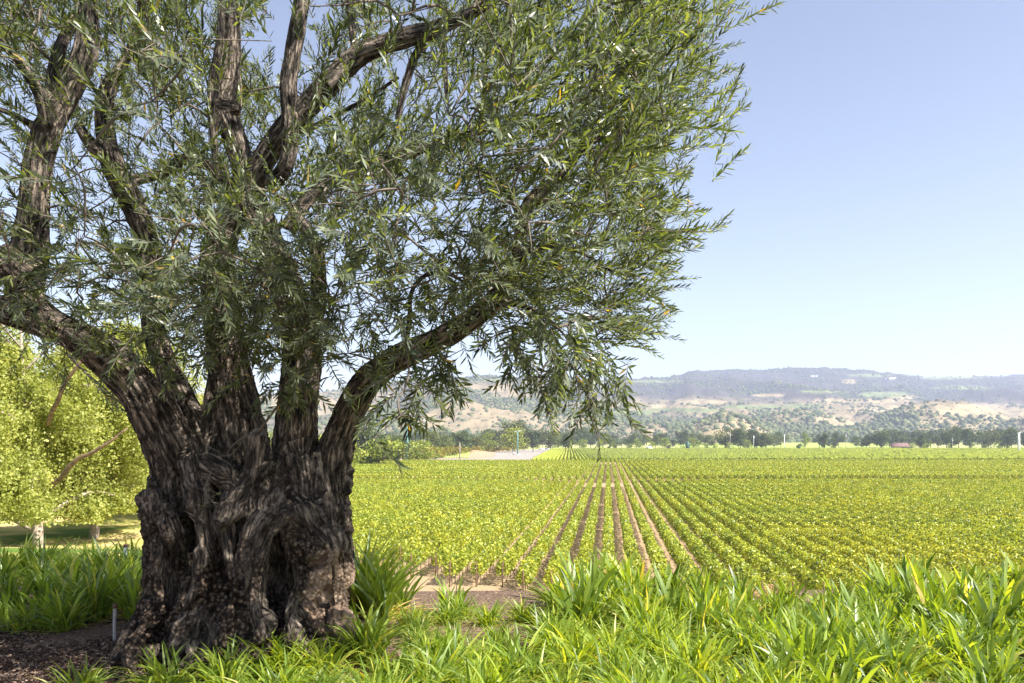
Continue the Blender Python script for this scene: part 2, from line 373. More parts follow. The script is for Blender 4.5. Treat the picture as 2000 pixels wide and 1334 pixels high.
    nz = fbm(p3(x/300, d/420, 0), 5, 41); nf = fbm(p3(x/60, d/90, 0), 4, 43); nc = fbm(p3(x/150, d/150, 0), 3, 71)
    right = smooth(1010, 1130, px); py = HZ-(z-EYE)/d*F
    dens = .10+.6*smooth(-.08, .12, nz+.1*nf)+.5*smooth(-.05, .18, nc)
    dens = dens*(1-right*smooth(805, 785, py)*.72)+right*smooth(800, 815, py)*.35
    for cx, cy, rx, ry in ((1370, 785, 45, 5), (1655, 822, 60, 12), (1900, 800, 80, 12), (1235, 806, 42, 5), (1335, 801, 70, 4), (1470, 795, 60, 4), (1725, 771, 48, 6), (1980, 810, 50, 12)):
        dens = dens*np.where(((px-cx)/rx)**2+((py-cy)/ry)**2 < 1, .08, 1)
    keep = (rng.random(k) < dens) & (z > 2); px, d, z, x = px[keep], d[keep], z[keep], x[keep]
    k = len(px)
    ico = np.array([(0, 0, 1), (.89, 0, .45), (.28, .85, .45), (-.72, .53, .45), (-.72, -.53, .45), (.28, -.85, .45), (.72, .53, -.45), (-.28, .85, -.45), (-.89, 0, -.45), (-.28, -.85, -.45), (.72, -.53, -.45)])
    tri = np.array([(0, 1, 2), (0, 2, 3), (0, 3, 4), (0, 4, 5), (0, 5, 1), (1, 6, 2), (2, 7, 3), (3, 8, 4), (4, 9, 5), (5, 10, 1), (6, 7, 2), (7, 8, 3), (8, 9, 4), (9, 10, 5), (10, 6, 1)])
    r = 2.+5.5*rng.random(k)**2.5
    V = ico[None]*(1+.35*(rng.random((k, 11, 1))-.5))*r[:, None, None]*np.array((1.15, 1.15, .9))
    V = V+np.stack((x, d, z+r*.5), 1)[:, None]
    T = (tri[None]+(np.arange(k)*11)[:, None, None]).reshape(-1, 3)
    me = mesh_np('hillside_woodland', V.reshape(-1, 3), None, T, M['oak_leaf'], True, {'rnd': np.repeat(rng.random(k)*.9, 11)})
    tag(obj('hillside_woodland', me), 'dark green oaks dotted over the hazy tan hills behind the valley', 'woodland', kind='stuff')
build_hills()

# ---------------------------------------------------------------- leaf-face clouds
def leaf_cloud(c, size, rnd, dirs=None, aspect=.75, droop=0, r=rng):
    """rhombic leaf faces at centres c (n,3)"""
    n = len(c); a = r.normal(size=(n, 3)) if dirs is None else dirs+.6*r.normal(size=(n, 3))
    a[:, 2] -= droop; a /= np.linalg.norm(a, axis=1)[:, None]
    b = np.cross(a, r.normal(size=(n, 3))); b /= np.linalg.norm(b, axis=1)[:, None]+1e-9
    s = (np.asarray(size)*r.uniform(.65, 1.3, n))[:, None]
    nn = np.cross(a, b)
    V = np.stack((c-a*s*.5, c+b*s*.5*aspect+nn*s*.08, c+a*s*.5-nn*s*.1, c-b*s*.5*aspect+nn*s*.08), 1).reshape(-1, 3)
    Q = np.arange(4*n).reshape(-1, 4)
    return V, Q, np.repeat(rnd, 4)

# ---------------------------------------------------------------- vineyard
DIRN = (1188-1000)/F       # row direction of the two near blocks: x = c + DIRN*y
ROW = 1.8
def row_mesh(L, per_m, leaf, seed):
    r = np.random.default_rng(seed); n = int(L*per_m)
    s = r.uniform(0, L, n)
    vig = 1+.22*fbm(p3(s*.55, 0, seed), 3, seed)             # vigour along the row
    gapk = vnoise(p3(s*.35, 3, seed), seed+9)
    th = r.uniform(-.35*math.pi, 1.35*math.pi, n); rad = r.random(n)**.45
    x = np.cos(th)*rad*.46*vig; z = 1.22+np.sin(th)*rad*.62*vig+.22*np.maximum(0, r.normal(size=n)*.6)*(th > .2)*(th < 2.9)
    k = (z > .5) & ~((gapk > .75) & (r.random(n) < .6)); s, x, z = s[k], x[k], z[k]; n = len(s)
    x = x+.08*vnoise(p3(s*1.2, 7, seed), seed+3)
    V, Q, A = leaf_cloud(np.stack((x, s, z), 1), leaf, np.clip(.5+.32*r.normal(size=n)+.2*vnoise(p3(s*.8, 0, 0), seed+5), 0, 1), r=r, aspect=.9)
    return mesh_np('vine_foliage', V, Q, None, M['vine_leaf'], False, {'rnd': A})
def build_vines():
    th = -math.atan(DIRN); k1 = math.sqrt(1+DIRN**2)
    pm = MB(); pm.tube([(0, 0, -.1), (0, 0, .8), (.01, .01, 1.75)], .045, 6); post = pm.mesh('end_post', M['rust'])
    tm = MB(); tm.tube([(0, 0, -.05), (.03, .02, .3), (-.02, .01, .6), (.02, 0, .9)], (.035, .028, .026, .02), 5); trunk = tm.mesh('vine_trunk', M['vine_wood'])
    cache = {}
    def rows(y_far, head, per_m, leaf, step, name_far, cmin, cmax, near):
        c = math.ceil(cmin/ROW)*ROW
        while c < cmax:
            y0 = max(head(c), -c/(DIRN+.275) if c < 0 else 0, (c/(.70-DIRN)-14) if c > 0 else 0)
            L = (y_far-y0)*k1
            if L > 6:
                Lq = max(step, round(L/step)*step) if not (near and L > y_far*.55) else round(L, 0)
                var = int(rng.integers(3)); key = (near, round(Lq/4)*4, var); Lq = key[1]
                if key not in cache: cache[key] = row_mesh(Lq, per_m, leaf, 100+len(cache))
                y0 = y_far-Lq/k1; x0 = c+DIRN*y0
                nth = int(round(abs(c)/ROW)); ordn = f"{nth}{'th' if 10 <= nth % 100 <= 20 else {1: 'st', 2: 'nd', 3: 'rd'}.get(nth % 10, 'th')}"
                pos = 'running straight away from the view' if nth == 0 else f"{ordn} to the {'left' if c < 0 else 'right'} of the straight one"
                side = 'left' if c < -5 else ('centre' if c < 9 else 'right')
                lab = ('leafy vine row in the nearest block, ' if near else 'vine row in the middle block, ')+pos
                t = thing('vine_row', (x0, y0, 0), lab, 'vine row', ('nearest' if near else 'middle')+' block vine rows, '+side, rz=th)
                obj('foliage', cache[key], t)
                if near:
                    for yy in (0, Lq): obj('end_post', post, t, (0, yy, float(gz(x0, y0)) if yy == 0 else 0))
                    if abs(head(c)-y0) < 4:
                        for q in range(8): obj('vine_trunk', trunk, t, (float(rng.normal()*.03), .5+q*1.4, 0), rz=float(rng.random()*6))
                        for q in (7, 14): obj('line_post', post, t, (0, q, 0))
                elif c % 3.6 < 1.9: obj('end_post', post, t, (0, 0, 0))
            c += ROW
    rows(175, lambda c: 52.5-.95*(c+6) if c < -6 else 52.5-.3*(c+6) if c < 10 else 48, 220, .18, 4, '', -68, 100, True)
    rows(346, lambda c: 187, 70, .30, 12, '', -132, 200, False)
    # far block, its rows too many to tell apart
    D2 = (1112-1000)/F; mb = MB(); r = np.random.default_rng(5)
    c = -76.
    while c < 520:
        ya = 372.; yb = 880.
        if c > 0: ya = max(ya, c/(.70-D2)-20)
        if c < 0: ya = max(ya, 372+(-c-18)*.0) ; 
        if c < -18: c += ROW; continue
        if yb-ya > 10:
            ys = np.concatenate((np.arange(ya, min(600, yb), 2.2), np.arange(max(ya, 600), yb, 4.))); n = len(ys)
            pr = np.array([(-.42, .45), (-.5, 1.0), (-.3, 1.65), (.05, 1.95), (.35, 1.6), (.5, 1.0), (.42, .45)])
            j = 1+.32*r.normal(size=(n, 7))*.7
            X = c+D2*ys[:, None]+pr[None, :, 0]*j+.08*r.normal(size=(n, 1)); Z = pr[None, :, 1]*(1+.13*r.normal(size=(n, 7)))
            V = np.stack((X, ys[:, None]+r.normal(size=(n, 7))*.3, Z), -1).reshape(-1, 3)
            i, jj = np.meshgrid(np.arange(n-1), np.arange(6), indexing='ij'); a = (i*7+jj).ravel()
            mb.add(V, np.stack((a, a+1, a+8, a+7), 1), None, np.clip(.5+.3*r.normal(size=len(V)), 0, 1))
            mb.add(V[:7], None, [(0, 1, 6), (1, 5, 6), (1, 2, 5), (2, 4, 5), (2, 3, 4)], .3)
        c += ROW
    tag(obj('far_vineyard', mb.mesh('far_vineyard', M['far_vine'])), 'far vineyard block of fine converging rows in front of the dark tree line', 'vineyard', kind='stuff')
build_vines()

# ---------------------------------------------------------------- distant trees
def tree_mesh(seed, lobes, H, Wd, nf, size, matl, flat=.75, gap=.0, low=.25):
    r = np.random.default_rng(seed); cs = []; rs = []
    for k in range(lobes):
        a = r.uniform(0, 2*math.pi); q = r.random()**.6; zz = r.uniform(low, .88)
        wid = Wd*.5*math.sin(math.pi*min(1, (zz-low*.4)*1.0))**.5
        cs.append((math.cos(a)*q*wid*.72, math.sin(a)*q*wid*.72, zz*H)); rs.append(r.uniform(.16, .30)*min(Wd, H))
    cs = np.array(cs); rs = np.array(rs); i = r.integers(lobes, size=nf)
    v = r.normal(size=(nf, 3)); v /= np.linalg.norm(v, axis=1)[:, None]; q = r.random(nf)**.33
    c = cs[i]+v*(rs[i]*q)[:, None]*np.array((1, 1, flat))
    c[:, 2] = np.maximum(c[:, 2], H*.06)
    A = np.clip(.45+.2*r.normal(size=nf)+.25*(r.random(lobes)-.5)[i], 0, 1)
    V, Q, A = leaf_cloud(c, size, A, r=r)
    mb = MB(); top = H*.7
    mb.tube(spline([(0, 0, -.5, .035*H), (.02*Wd, 0, .3*H, .028*H), (-.02*Wd, .01*Wd, top, .01*H)], H*.1)[:, :3], np.linspace(.03*H, .008*H, len(spline([(0, 0, -.5, .035*H), (.02*Wd, 0, .3*H, .028*H), (-.02*Wd, .01*Wd, top, .01*H)], H*.1))), 6)
    for k in range(5):
        e = cs[r.integers(lobes)]; mb.tube([(0, 0, H*.2), (e*.5+np.array((0, 0, H*.08))), e], (.018*H, .012*H, .005*H), 5)
    return mesh_np('crown', V, Q, None, matl, False, {'rnd': A}), mb.mesh('trunk', M['far_bark'])
def build_trees():
    oak = [tree_mesh(200+k, 16, 1, 1.15+.12*k, 1500, .065, M['oak_leaf'], low=.3) for k in range(5)]
    tall = [tree_mesh(220+k, 14, 1, .55, 1100, .06, M['oak_leaf'], low=.18) for k in range(2)]
    wil = [tree_mesh(240+k, 14, 1, 1.2, 1300, .06, M['willow_leaf'], low=.22) for k in range(3)]
    scr = [tree_mesh(260+k, 12, 1, 2.0, 900, .09, M['scrub_leaf'], low=.25) for k in range(3)]
    bsh = [tree_mesh(280+k, 12, 1, 1.7, 1000, .08, M['willow_leaf'], low=.2) for k in range(2)]
    dbs = [tree_mesh(290+k, 12, 1, 1.1, 900, .08, M['oak_leaf'], low=.2) for k in range(2)]
    def put(lst, px, top, d, base_py=None, name='oak_tree', label='', cat='tree', group=None, wx=1, gz_=None):
        base = EYE-(base_py-HZ)/F*d if base_py else 0.
        h = (HZ-top)/F*d+EYE-base
        cr, tr = lst[int(rng.integers(len(lst)))]
        t = thing(name, ((px-1000)/F*d, d, base), label, cat, group, rz=float(rng.random()*6.28), sc=(h*wx, h*wx, h))
        obj('crown', cr, t); obj('trunk', tr, t)
    def landmark(x):
        for lim, t_ in ((790, 'left of the teal tower'), (880, 'behind the tall utility pole'), (960, 'left of the grove'), (1060, 'behind the grove'), (1150, 'above the parked cars'), (1230, 'above the converging rows'), (1300, 'above the white van'), (1400, 'near the green tank'), (1510, 'behind the dark clump'), (1600, 'near the white wind machine'), (1700, 'right of the lone oak'), (1780, 'near the barn'), (1880, 'right of the barn')):
            if x < lim: return t_
        return 'near the white tower'
    # continuous belt of oaks behind the far block
    x = 640.
    while x < 2080:
        top = 845+rng.normal()*5-3*math.sin(x/130)
        if 1540 < x < 1600 or 1640 < x < 1670: x += 14; continue
        where = landmark(x)
        put(oak, x, top, float(rng.uniform(960, 1080)), None, 'oak_tree', 'dark oak in the far belt '+where, 'tree', 'belt of oaks '+where)
        x += rng.uniform(12, 24)
    for x in np.arange(700, 2060, 26.):
        if 1500 < x < 1750: continue
        where = landmark(x)
        put(wil if rng.random() < .6 else bsh, x+rng.normal()*8, 860+rng.normal()*4, float(rng.uniform(905, 940)), None, 'willow_tree', 'low pale tree before the oak belt '+where, 'tree', 'pale low trees '+where)
    for px, top, d, lab in ((1418, 836, 860, 'dark oak, leftmost of the clump of three in the vines'), (1446, 838, 850, 'dark oak between its two neighbours in the vines clump'), (1474, 834, 856, 'slim dark oak, tallest of the clump in the vines'), (1495, 846, 852, 'small dark oak at the right end of the vines clump'),
                      (1610, 841, 870, 'upright dark oak standing alone behind the far vines'), (1692, 848, 870, 'round dark oak beside the brownish one'), (1722, 843, 865, 'broad brownish oak right of the lone upright one'), (1800, 846, 865, 'dark oak right of the barn'),
                      (1858, 842, 868, 'dark oak with a broad crown, second group right of the barn'), (1893, 838, 866, 'spreading oak with visible forks near the white pole'), (1932, 841, 868, 'loose-crowned oak next to the spreading one'), (1968, 836, 866, 'big oak just left of the white pole'), (2012, 840, 866, 'oak cut by the right edge of the view')):
        put(oak if px != 1474 and px != 1610 else tall, px, top, d, None, 'oak_tree', lab)
    put(tall, 1628, 852, 880, None, 'oak_tree', 'short narrow oak hugging the lone upright one')
    put(wil, 1572, 844, 930, None, 'poplar_tree', 'grey green poplar left of the lone upright oak', wx=.7)
    for px, top, lab in ((1190, 868, 'small round bush left end of the far rows'), (1202, 869, 'small dark bush by the black pole'), (1307, 867, 'round bush between the white van and the green tank'), (1561, 865, 'small dark leaning bush in the vines')):
        put(dbs, px, top, 840, None, 'bush', lab, 'bush')
    # big grove left of the track
    for px, top, d, L_, lab in ((962, 842, 700, oak, 'big dark oak in the grove beyond the track'), (1000, 822, 690, oak, 'tallest oak of the grove beyond the track'), (1040, 836, 700, oak, 'grey green oak at the right end of the grove'), (1004, 832, 670, wil, 'bright yellow green tree in the big grove'),
                                (955, 845, 640, wil, 'slim yellow green tree left of the grove'), (1075, 843, 720, oak, 'oak right of the grove, above parked cars'), (1105, 846, 740, oak, 'second oak right of the grove'), (896, 842, 560, oak, 'dark round oak above the wooden post'), (930, 848, 610, oak, 'dark oak between the post and the grove'), (868, 850, 520, oak, 'oak right of the tall utility pole'), (850, 846, 540, oak, 'oak hugging the tall utility pole')):
        put(L_, px, top, d, None, 'oak_tree' if L_ is oak else 'willow_tree', lab)
    # nearer trees and scrub beside the trunk
    for px, top, d, L_, lab in ((700, 838, 300, oak, 'green tree just right of the olive limb'), (738, 846, 290, bsh, 'bushy green tree behind the hanging leaves'), (770, 850, 330, oak, 'dark green tree left of the teal tower'), (668, 846, 270, bsh, 'leafy tree against the olive trunk'), (812, 856, 360, bsh, 'pale bushy tree right of the teal tower'), (530, 842, 300, wil, 'yellow green tree seen between the two olive limbs'), (600, 840, 300, oak, 'green tree behind the right olive limb')):
        put(L_, px, top, d, None, 'green_tree', lab, wx=1.2)
    for k in range(30):
        px = 672+k*4.6+rng.normal()*5; d = float(rng.uniform(362, 400))
        put(scr if rng.random() < .5 else bsh, px, HZ+(EYE-rng.uniform(3.0, 7.5))/d*F, d, None, 'scrub_bush', 'autumn tinted scrub bush at the vineyard edge by the teal tower', 'bush', 'yellow scrub by the teal tower', wx=1.2)
    for k in range(54):
        px = 800+k*4.3+rng.normal()*4; d = 405+max(0, px-838)*2.3+rng.uniform(-12, 8)
        put(scr if rng.random() < .75 else bsh, px, HZ+(EYE-rng.uniform(3.4, 6.8))/d*F, d, None, 'scrub_bush', 'rusty or yellow scrub bush lining the left side of the pale plot', 'bush', 'rusty scrub along the pale plot', wx=1.3)
build_trees()

# ---------------------------------------------------------------- things in the valley
def pole(px, top, d, r, m, name, label, cat, arm=None, n=10, base=None):
    z1 = EYE+(HZ-top)/F*d
    t = thing(name, ((px-1000)/F*d, d, 0), label, cat)
    mb = MB(); mb.tube([(0, 0, -.3), (0, 0, z1*.5), (0, 0, z1)], (r, r*.85, r*.7), n); obj('pole', mb.mesh('pole', m, True), t)
    return t, z1
def wind_machine(px, top, d, r, m, label, ang, pad=True):
    t, z1 = pole(px, top, d, r, m, 'wind_machine', label, 'wind machine')
    h = MB(); h.tube([(-.7, 0, z1+.1), (.7, 0, z1+.25)], (.3, .26), 8); obj('gearbox', h.mesh('gearbox', m), t)
    for s in (-1, 1):
        b = MB(); n_ = 8; L = 2.9
        for q in range(n_):
            pass
        xs = np.linspace(.2, L, n_); wd = np.interp(xs, [.2, .8, L], [.12, .34, .16]); V = []
        for xx, ww in zip(xs, wd):
            for a_, b_ in ((-ww, .03), (ww, .03), (ww, -.03), (-ww, -.03)): V.append((s*xx*math.cos(ang)*1.0, b_+a_*.5, z1+.2+s*xx*math.sin(ang)*.35+a_*.5))
        Q = [(4*k+j, 4*k+(j+1) % 4, 4*k+4+(j+1) % 4, 4*k+4+j) for k in range(n_-1) for j in range(4)]+[(0, 3, 2, 1), (4*n_-4, 4*n_-3, 4*n_-2, 4*n_-1)]
        b.add(V, Q); obj('blade', b.mesh('blade', M['white_metal']), t)
    if pad:
        p_ = MB(); p_.box((0, 0, .3), (3.2, 3.2, .6)); obj('concrete_pad', p_.mesh('pad', M['concrete']), t)
        e = MB(); e.box((-2.6, -.5, 1.0), (1.6, 1.1, 1.9)); e.box((-2.6, -.5, 2.0), (1.7, 1.2, .12)); obj('engine_box', e.mesh('engine', M['wall']), t)
    return t
def build_props():
    wind_machine(795, 826, 358, .75, M['teal_metal'], 'thick teal wind machine tower on a white pad at the vineyard edge', .5)
    wind_machine(1011, 843, 560, .5, M['teal_metal'], 'slim teal wind machine beside the gravelly plot', .4)
    wind_machine(1532, 850, 835, .45, M['white_metal'], 'white wind machine rising from the far vines', .9, False)
    for px, top, d, r, m, lab in ((828, 825, 440, .28, 'pale_wood', 'tall grey utility pole above the green side field'), (715, 836, 420, .3, 'pale_wood', 'thin pale utility pole among trees by the olive limb'),
                                  (898, 864, 420, .35, 'wood', 'short weathered post at the edge of the scrub'), (1426, 845, 840, .25, 'pale_wood', 'pale utility pole in front of the dark oak clump'), (1472, 850, 845, .25, 'white_metal', 'pale pole at the right of the dark oak clump'),
                                  (1652, 846, 840, .25, 'wood', 'thin brown utility pole right of the lone upright oak'), (1860, 855, 845, .22, 'pale_wood', 'utility pole among oaks right of the barn'), (1165, 868, 365, .08, 'wood', 'thin dark stake at the corner of the far vine rows')):
        t, z1 = pole(px, top, d, r, M[m], 'utility_pole' if top < 860 else 'post', lab, 'pole')
        if top < 860:
            b = MB(); b.box((0, 0, z1-1.2), (2.4, .18, .2)); obj('crossarm', b.mesh('crossarm', M[m]), t)
            b = MB(); b.tube([(.45, 0, z1-3.6), (.45, 0, z1-2.2)], .3, 8); obj('transformer', b.mesh('transformer', M['white_metal']), t)
    t, z1 = pole(1990, 845, 640, .95, M['white_metal'], 'tower', 'thick white tower at the right edge of the vines', 'tower')
    b = MB(); b.box((0, 0, z1), (1.5, 1.5, .5)); obj('cap', b.mesh('cap', M['white_metal']), t)
    # tank
    d = 835; t = thing('water_tank', ((1343-1000)/F*d, d, 0), 'dark green upright tank with a low base in the far vines', 'tank')
    b = MB(); b.tube([(0, 0, 0), (0, 0, 4), (0, 0, 8.2), (0, 0, 8.8)], (1.9, 1.9, 1.9, .8), 14); obj('drum', b.mesh('drum', M['dark_green']), t)
    b = MB(); b.box((.5, 0, .5), (9, 4, 1)); obj('base', b.mesh('base', M['teal_metal']), t)
    # wooden frame
    d = 838; t = thing('wooden_frame', ((1632-1000)/F*d, d, 0), 'low open wooden frame in front of the lone oak', 'frame')
    for xx in (-4.5, 0, 4.5): b = MB(); b.box((xx, 0, 2.2), (.5, .5, 4.4)); obj('post', b.mesh('post', M['rust']), t)
    b = MB(); b.box((0, 0, .9), (9.6, .4, .6)); obj('rail', b.mesh('rail', M['rust']), t)
    # barn
    d = 885; t = thing('barn', ((1757-1000)/F*d, d, 0), 'low barn with a reddish brown roof among the oaks', 'building')
    b = MB(); b.box((0, 0, 1.8), (15, 9, 3.6)); obj('wall', b.mesh('wall', M['wall']), t)
    b = MB(); b.add([(-8.5, -6, 3.4), (8.5, -6, 3.4), (8.5, 0, 7.2), (-8.5, 0, 7.2), (8.5, 6, 3.4), (-8.5, 6, 3.4), (-8.5, -6, 3.1), (8.5, -6, 3.1)], [(0, 1, 2, 3), (3, 2, 4, 5), (6, 7, 1, 0)], [(0, 3, 5), (1, 4, 2)]); obj('roof', b.mesh('roof', M['roof']), t)
    for xx in (-4, 1, 5): b = MB(); b.box((xx, -4.53, 1.7), (1.6, .1, 2.2)); obj('door', b.mesh('door', M['glass']), t)
    d = 620; t = thing('shed', ((883-1000)/F*d, d, 0), 'small rusty red shed behind the scrub', 'building')
    b = MB(); b.box((0, 0, 1.7), (14, 7, 3.4)); obj('wall', b.mesh('wall', M['wall']), t)
    b = MB(); b.add([(-8, -4.5, 3.3), (8, -4.5, 3.3), (8, 0, 5.8), (-8, 0, 5.8), (8, 4.5, 3.3), (-8, 4.5, 3.3)], [(0, 1, 2, 3), (3, 2, 4, 5)], [(0, 3, 5), (1, 4, 2)]); obj('roof', b.mesh('roof', simple('red_roof', (.36, .13, .07), .8)), t)
    # vehicles
    def car(px, d, label, col, z=0.4, van=False, rz=0, s=1.3):
        t = thing('parked_car', ((px-1000)/F*d, d, z), label, 'van' if van else 'car', rz=rz, sc=s)
        L, Hh = (5.2, 2.1) if van else (4.5, 1.45)
        pr = [(-L/2, .35), (-L/2, .9), (-L/2+.5, .98), (-L/2+(.3 if van else 1.1), Hh), (L/2-(.9 if van else 1.3), Hh), (L/2-(.5 if van else .6), 1.0), (L/2, .85), (L/2, .35)]
        V = []; n_ = len(pr)
        for yy, k in ((-.88, 1), (.88, 1)):
            for x_, z_ in pr: V.append((x_, yy*(1 if z_ < 1.0 else .84), z_))
        Q = [(j, (j+1) % n_, n_+(j+1) % n_, n_+j) for j in range(n_)]
        T = [(0, j+1, j) for j in range(1, n_-1)]+[(n_, n_+j, n_+j+1) for j in range(1, n_-1)]
        b = MB(); b.add(V, Q, T); obj('body', b.mesh('body', col), t)
        for sd in (-1, 1): b = MB(); b.box((0.05, sd*.82, Hh*.82), (L*.48, .04, .36)); obj('window', b.mesh('window', M['glass']), t)
        for x_ in (-L*.31, L*.31):
            for sd in (-.85, .85): b = MB(); b.tube([(x_, sd-.1, .34), (x_, sd+.1, .34)], .34, 12); obj('wheel', b.mesh('wheel', M['tyre']), t)
    car(1268, 830, 'white van on the road between two bushes', M['white_metal'], 1.3, True)
    car(1058, 760, 'white car parked under the grove, left one', M['white_metal'], 1.0)
    car(1068, 765, 'silver car parked under the grove, right of the white one', simple('silver', (.45, .47, .5), .35, .3, .05), 1.0)
    # new plot with stakes left of the far block
    D2 = (1112-1000)/F; mb = MB(); r = np.random.default_rng(8)
    for c in np.arange(-75, -19, 3.6):
        for y in np.arange(372, 800, 9.):
            x = c+D2*y+r.normal()*.1
            if x < -47+(y-372)*.12+3: continue
            mb.box((x, y, .75), (.13, .13, 1.5))
    tag(obj('vine_stakes', mb.mesh('vine_stakes', M['pale_wood'])), 'countless pale stakes standing in the bare newly planted plot', 'stakes', kind='stuff')
    mt, n, b = mat('gravel_plot'); g = N(n, 'NewGeometry'); nz = N(n, 'TexNoise', Scale=.4, Detail=8.); n.links.new(g.outputs['Position'], nz.inputs['Vector'])
    n.links.new(ramp(n, nz.outputs[0], [(.35, (.24, .21, .18)), (.65, (.36, .32, .28))]), b.inputs['Base Color']); b.inputs['Roughness'].default_value = .95
    V = [(-52, 360, .03), (-20+D2*360, 360, .03), (-20+D2*880, 880, .03), (14, 880, .03)]
    tag(obj('bare_plot', mesh_np('bare_plot', V, [(0, 1, 2, 3)], None, mt)), kind='structure')
    mt2, n, b = mat('side_field'); g = N(n, 'NewGeometry'); nz = N(n, 'TexNoise', Scale=.15, Detail=8.); n.links.new(g.outputs['Position'], nz.inputs['Vector'])
    n.links.new(ramp(n, nz.outputs[0], [(.35, (.22, .31, .04)), (.65, (.36, .42, .07))]), b.inputs['Base Color']); b.inputs['Roughness'].default_value = .95
    uu, yy_ = np.meshgrid(np.linspace(-.22, -.052, 12), np.linspace(455, 720, 14)); xx_ = uu*yy_; V = np.stack((xx_, yy_, gz(xx_, yy_)+.25), -1).reshape(-1, 3)
    tag(obj('side_field', mesh_np('side_field', V, [(a*12+b_, a*12+b_+1, a*12+b_+13, a*12+b_+12) for a in range(13) for b_ in range(11)], None, mt2)), kind='structure')
    uu, yy_ = np.meshgrid(np.linspace(.2, .47, 14), np.linspace(1000, 1480, 14)); xx_ = uu*yy_; V = np.stack((xx_, yy_, gz(xx_, yy_)+.6), -1).reshape(-1, 3)
    tag(obj('far_field', mesh_np('far_field', V, [(a*14+b_, a*14+b_+1, a*14+b_+15, a*14+b_+14) for a in range(13) for b_ in range(13)], None, mt2)), kind='structure')
build_props()

# ---------------------------------------------------------------- left birches
def build_birches():
    limb_bark = simple('limb_bark', (.16, .105, .065), .9, var=.6, scale=7, bump=.8)
    def birch(px, base, d, h, seed, label, lean=0, wd=6., nl=26000, lowz=.12):
        r = np.random.default_rng(seed); b0 = EYE-(base-HZ)/F*d
        t = thing('birch_tree', ((px-1000)/F*d, d, b0), label, 'tree')
        tr = MB(); ends = []
        main = spline([(0, 0, -.3, .2), (lean*.2, .1, h*.25, .16), (lean*.6, 0, h*.55, .11), (lean, .2, h*.93, .03)], .4); tr.tube(main[:, :3], main[:, 3], 8)
        for k in range(22):
            f = .14+.8*k/22; p0 = main[int(f*(len(main)-1))]; a = r.uniform(0, 6.28); L = wd*.5*(1.05-.6*f)*r.uniform(.8, 1.15)
            e = p0[:3]+np.array((math.cos(a)*L, math.sin(a)*L, L*(.95*f-.12))); mid = p0[:3]*.5+e*.5+np.array((0, 0, L*.2))
            br = spline([(*p0[:3], p0[3]*.55), (*mid, p0[3]*.35), (*e, .015)], .3); tr.tube(br[:, :3], br[:, 3], 6)
            ends.append(br[len(br)//3:, :3])
        obj('trunk', tr.mesh('trunk', M['birch_bark'], True), t)
        if seed == 1:
            ob = np.array(t.location)
            for rows_ in ([(60, 1000, 29, .17), (105, 945, 27.4, .15), (150, 900, 26.8, .13), (205, 867, 26.5, .09), (250, 835, 26.5, .04)], [(95, 830, 28, .13), (118, 765, 27, .12), (150, 715, 26.6, .09), (182, 680, 26.6, .04)]):
                lm = MB(); sp_ = spline([(*(P(a_, b_, d_+.7)-ob), r_*.6) for a_, b_, d_, r_ in rows_], .2); lm.tube(sp_[:, :3]+.05*np.column_stack((vnoise(sp_[:, :3]*1.5, 1), 0*sp_[:, 0], vnoise(sp_[:, :3]*1.5, 2))), sp_[:, 3], 8)
                obj('limb', lm.mesh('limb', limb_bark, True), t)
        pts = np.concatenate(ends+[main[len(main)//3:, :3]])
        ns = int(nl*1.9)//34; o = pts[r.integers(len(pts), size=ns)]+r.normal(size=(ns, 3))*.38
        Ls = r.uniform(.4, 2.2, ns)*(.6+1.4*r.random(ns)**2); C = []; A = []
        for k in range(ns):
            q = r.random(34)*Ls[k]; out = o[k]*np.array((1, 1, 0)); out = out/(np.linalg.norm(out)+.1)
            c = o[k]+np.outer(q*.28, out)-np.outer(q, (0, 0, 1))+r.normal(size=(34, 3))*.09; C.append(c); A.append(np.full(34, r.random()*.6)+r.random(34)*.4)
        C = np.concatenate(C); A = np.concatenate(A); k = C[:, 2] > h*lowz; C, A = C[k], A[k]; kk = vnoise(C*.9+seed, 9) > -.42; C, A = C[kk], A[kk]
        V, Q, A = leaf_cloud(C, .105, A, droop=.3, r=r, aspect=.8)
        obj('crown', mesh_np('crown', V, Q, None, M['birch_leaf'], False, {'rnd': A}), t)
    birch(75, 1068, 30, 9.3, 1, 'leafy yellow green tree at the far left with a pale leaning trunk', -.8, 7.5, 60000, .11)
    birch(182, 1047, 34, 8.8, 2, 'yellow green tree whose low sprays hang over the dry lawn', 1.1, 7.4, 56000, .09)
    birch(335, 1010, 42, 8.8, 3, 'yellow green tree furthest back beside the olive trunk', -.5, 9, 40000, .06)
    birch(-70, 1040, 36, 10.5, 4, 'yellow green tree cut by the left edge of the view', .5, 8, 36000, .1)
    birch(130, 990, 52, 10.5, 5, 'shaded yellow green tree behind the two front ones', .5, 10, 36000, .02)
build_birches()

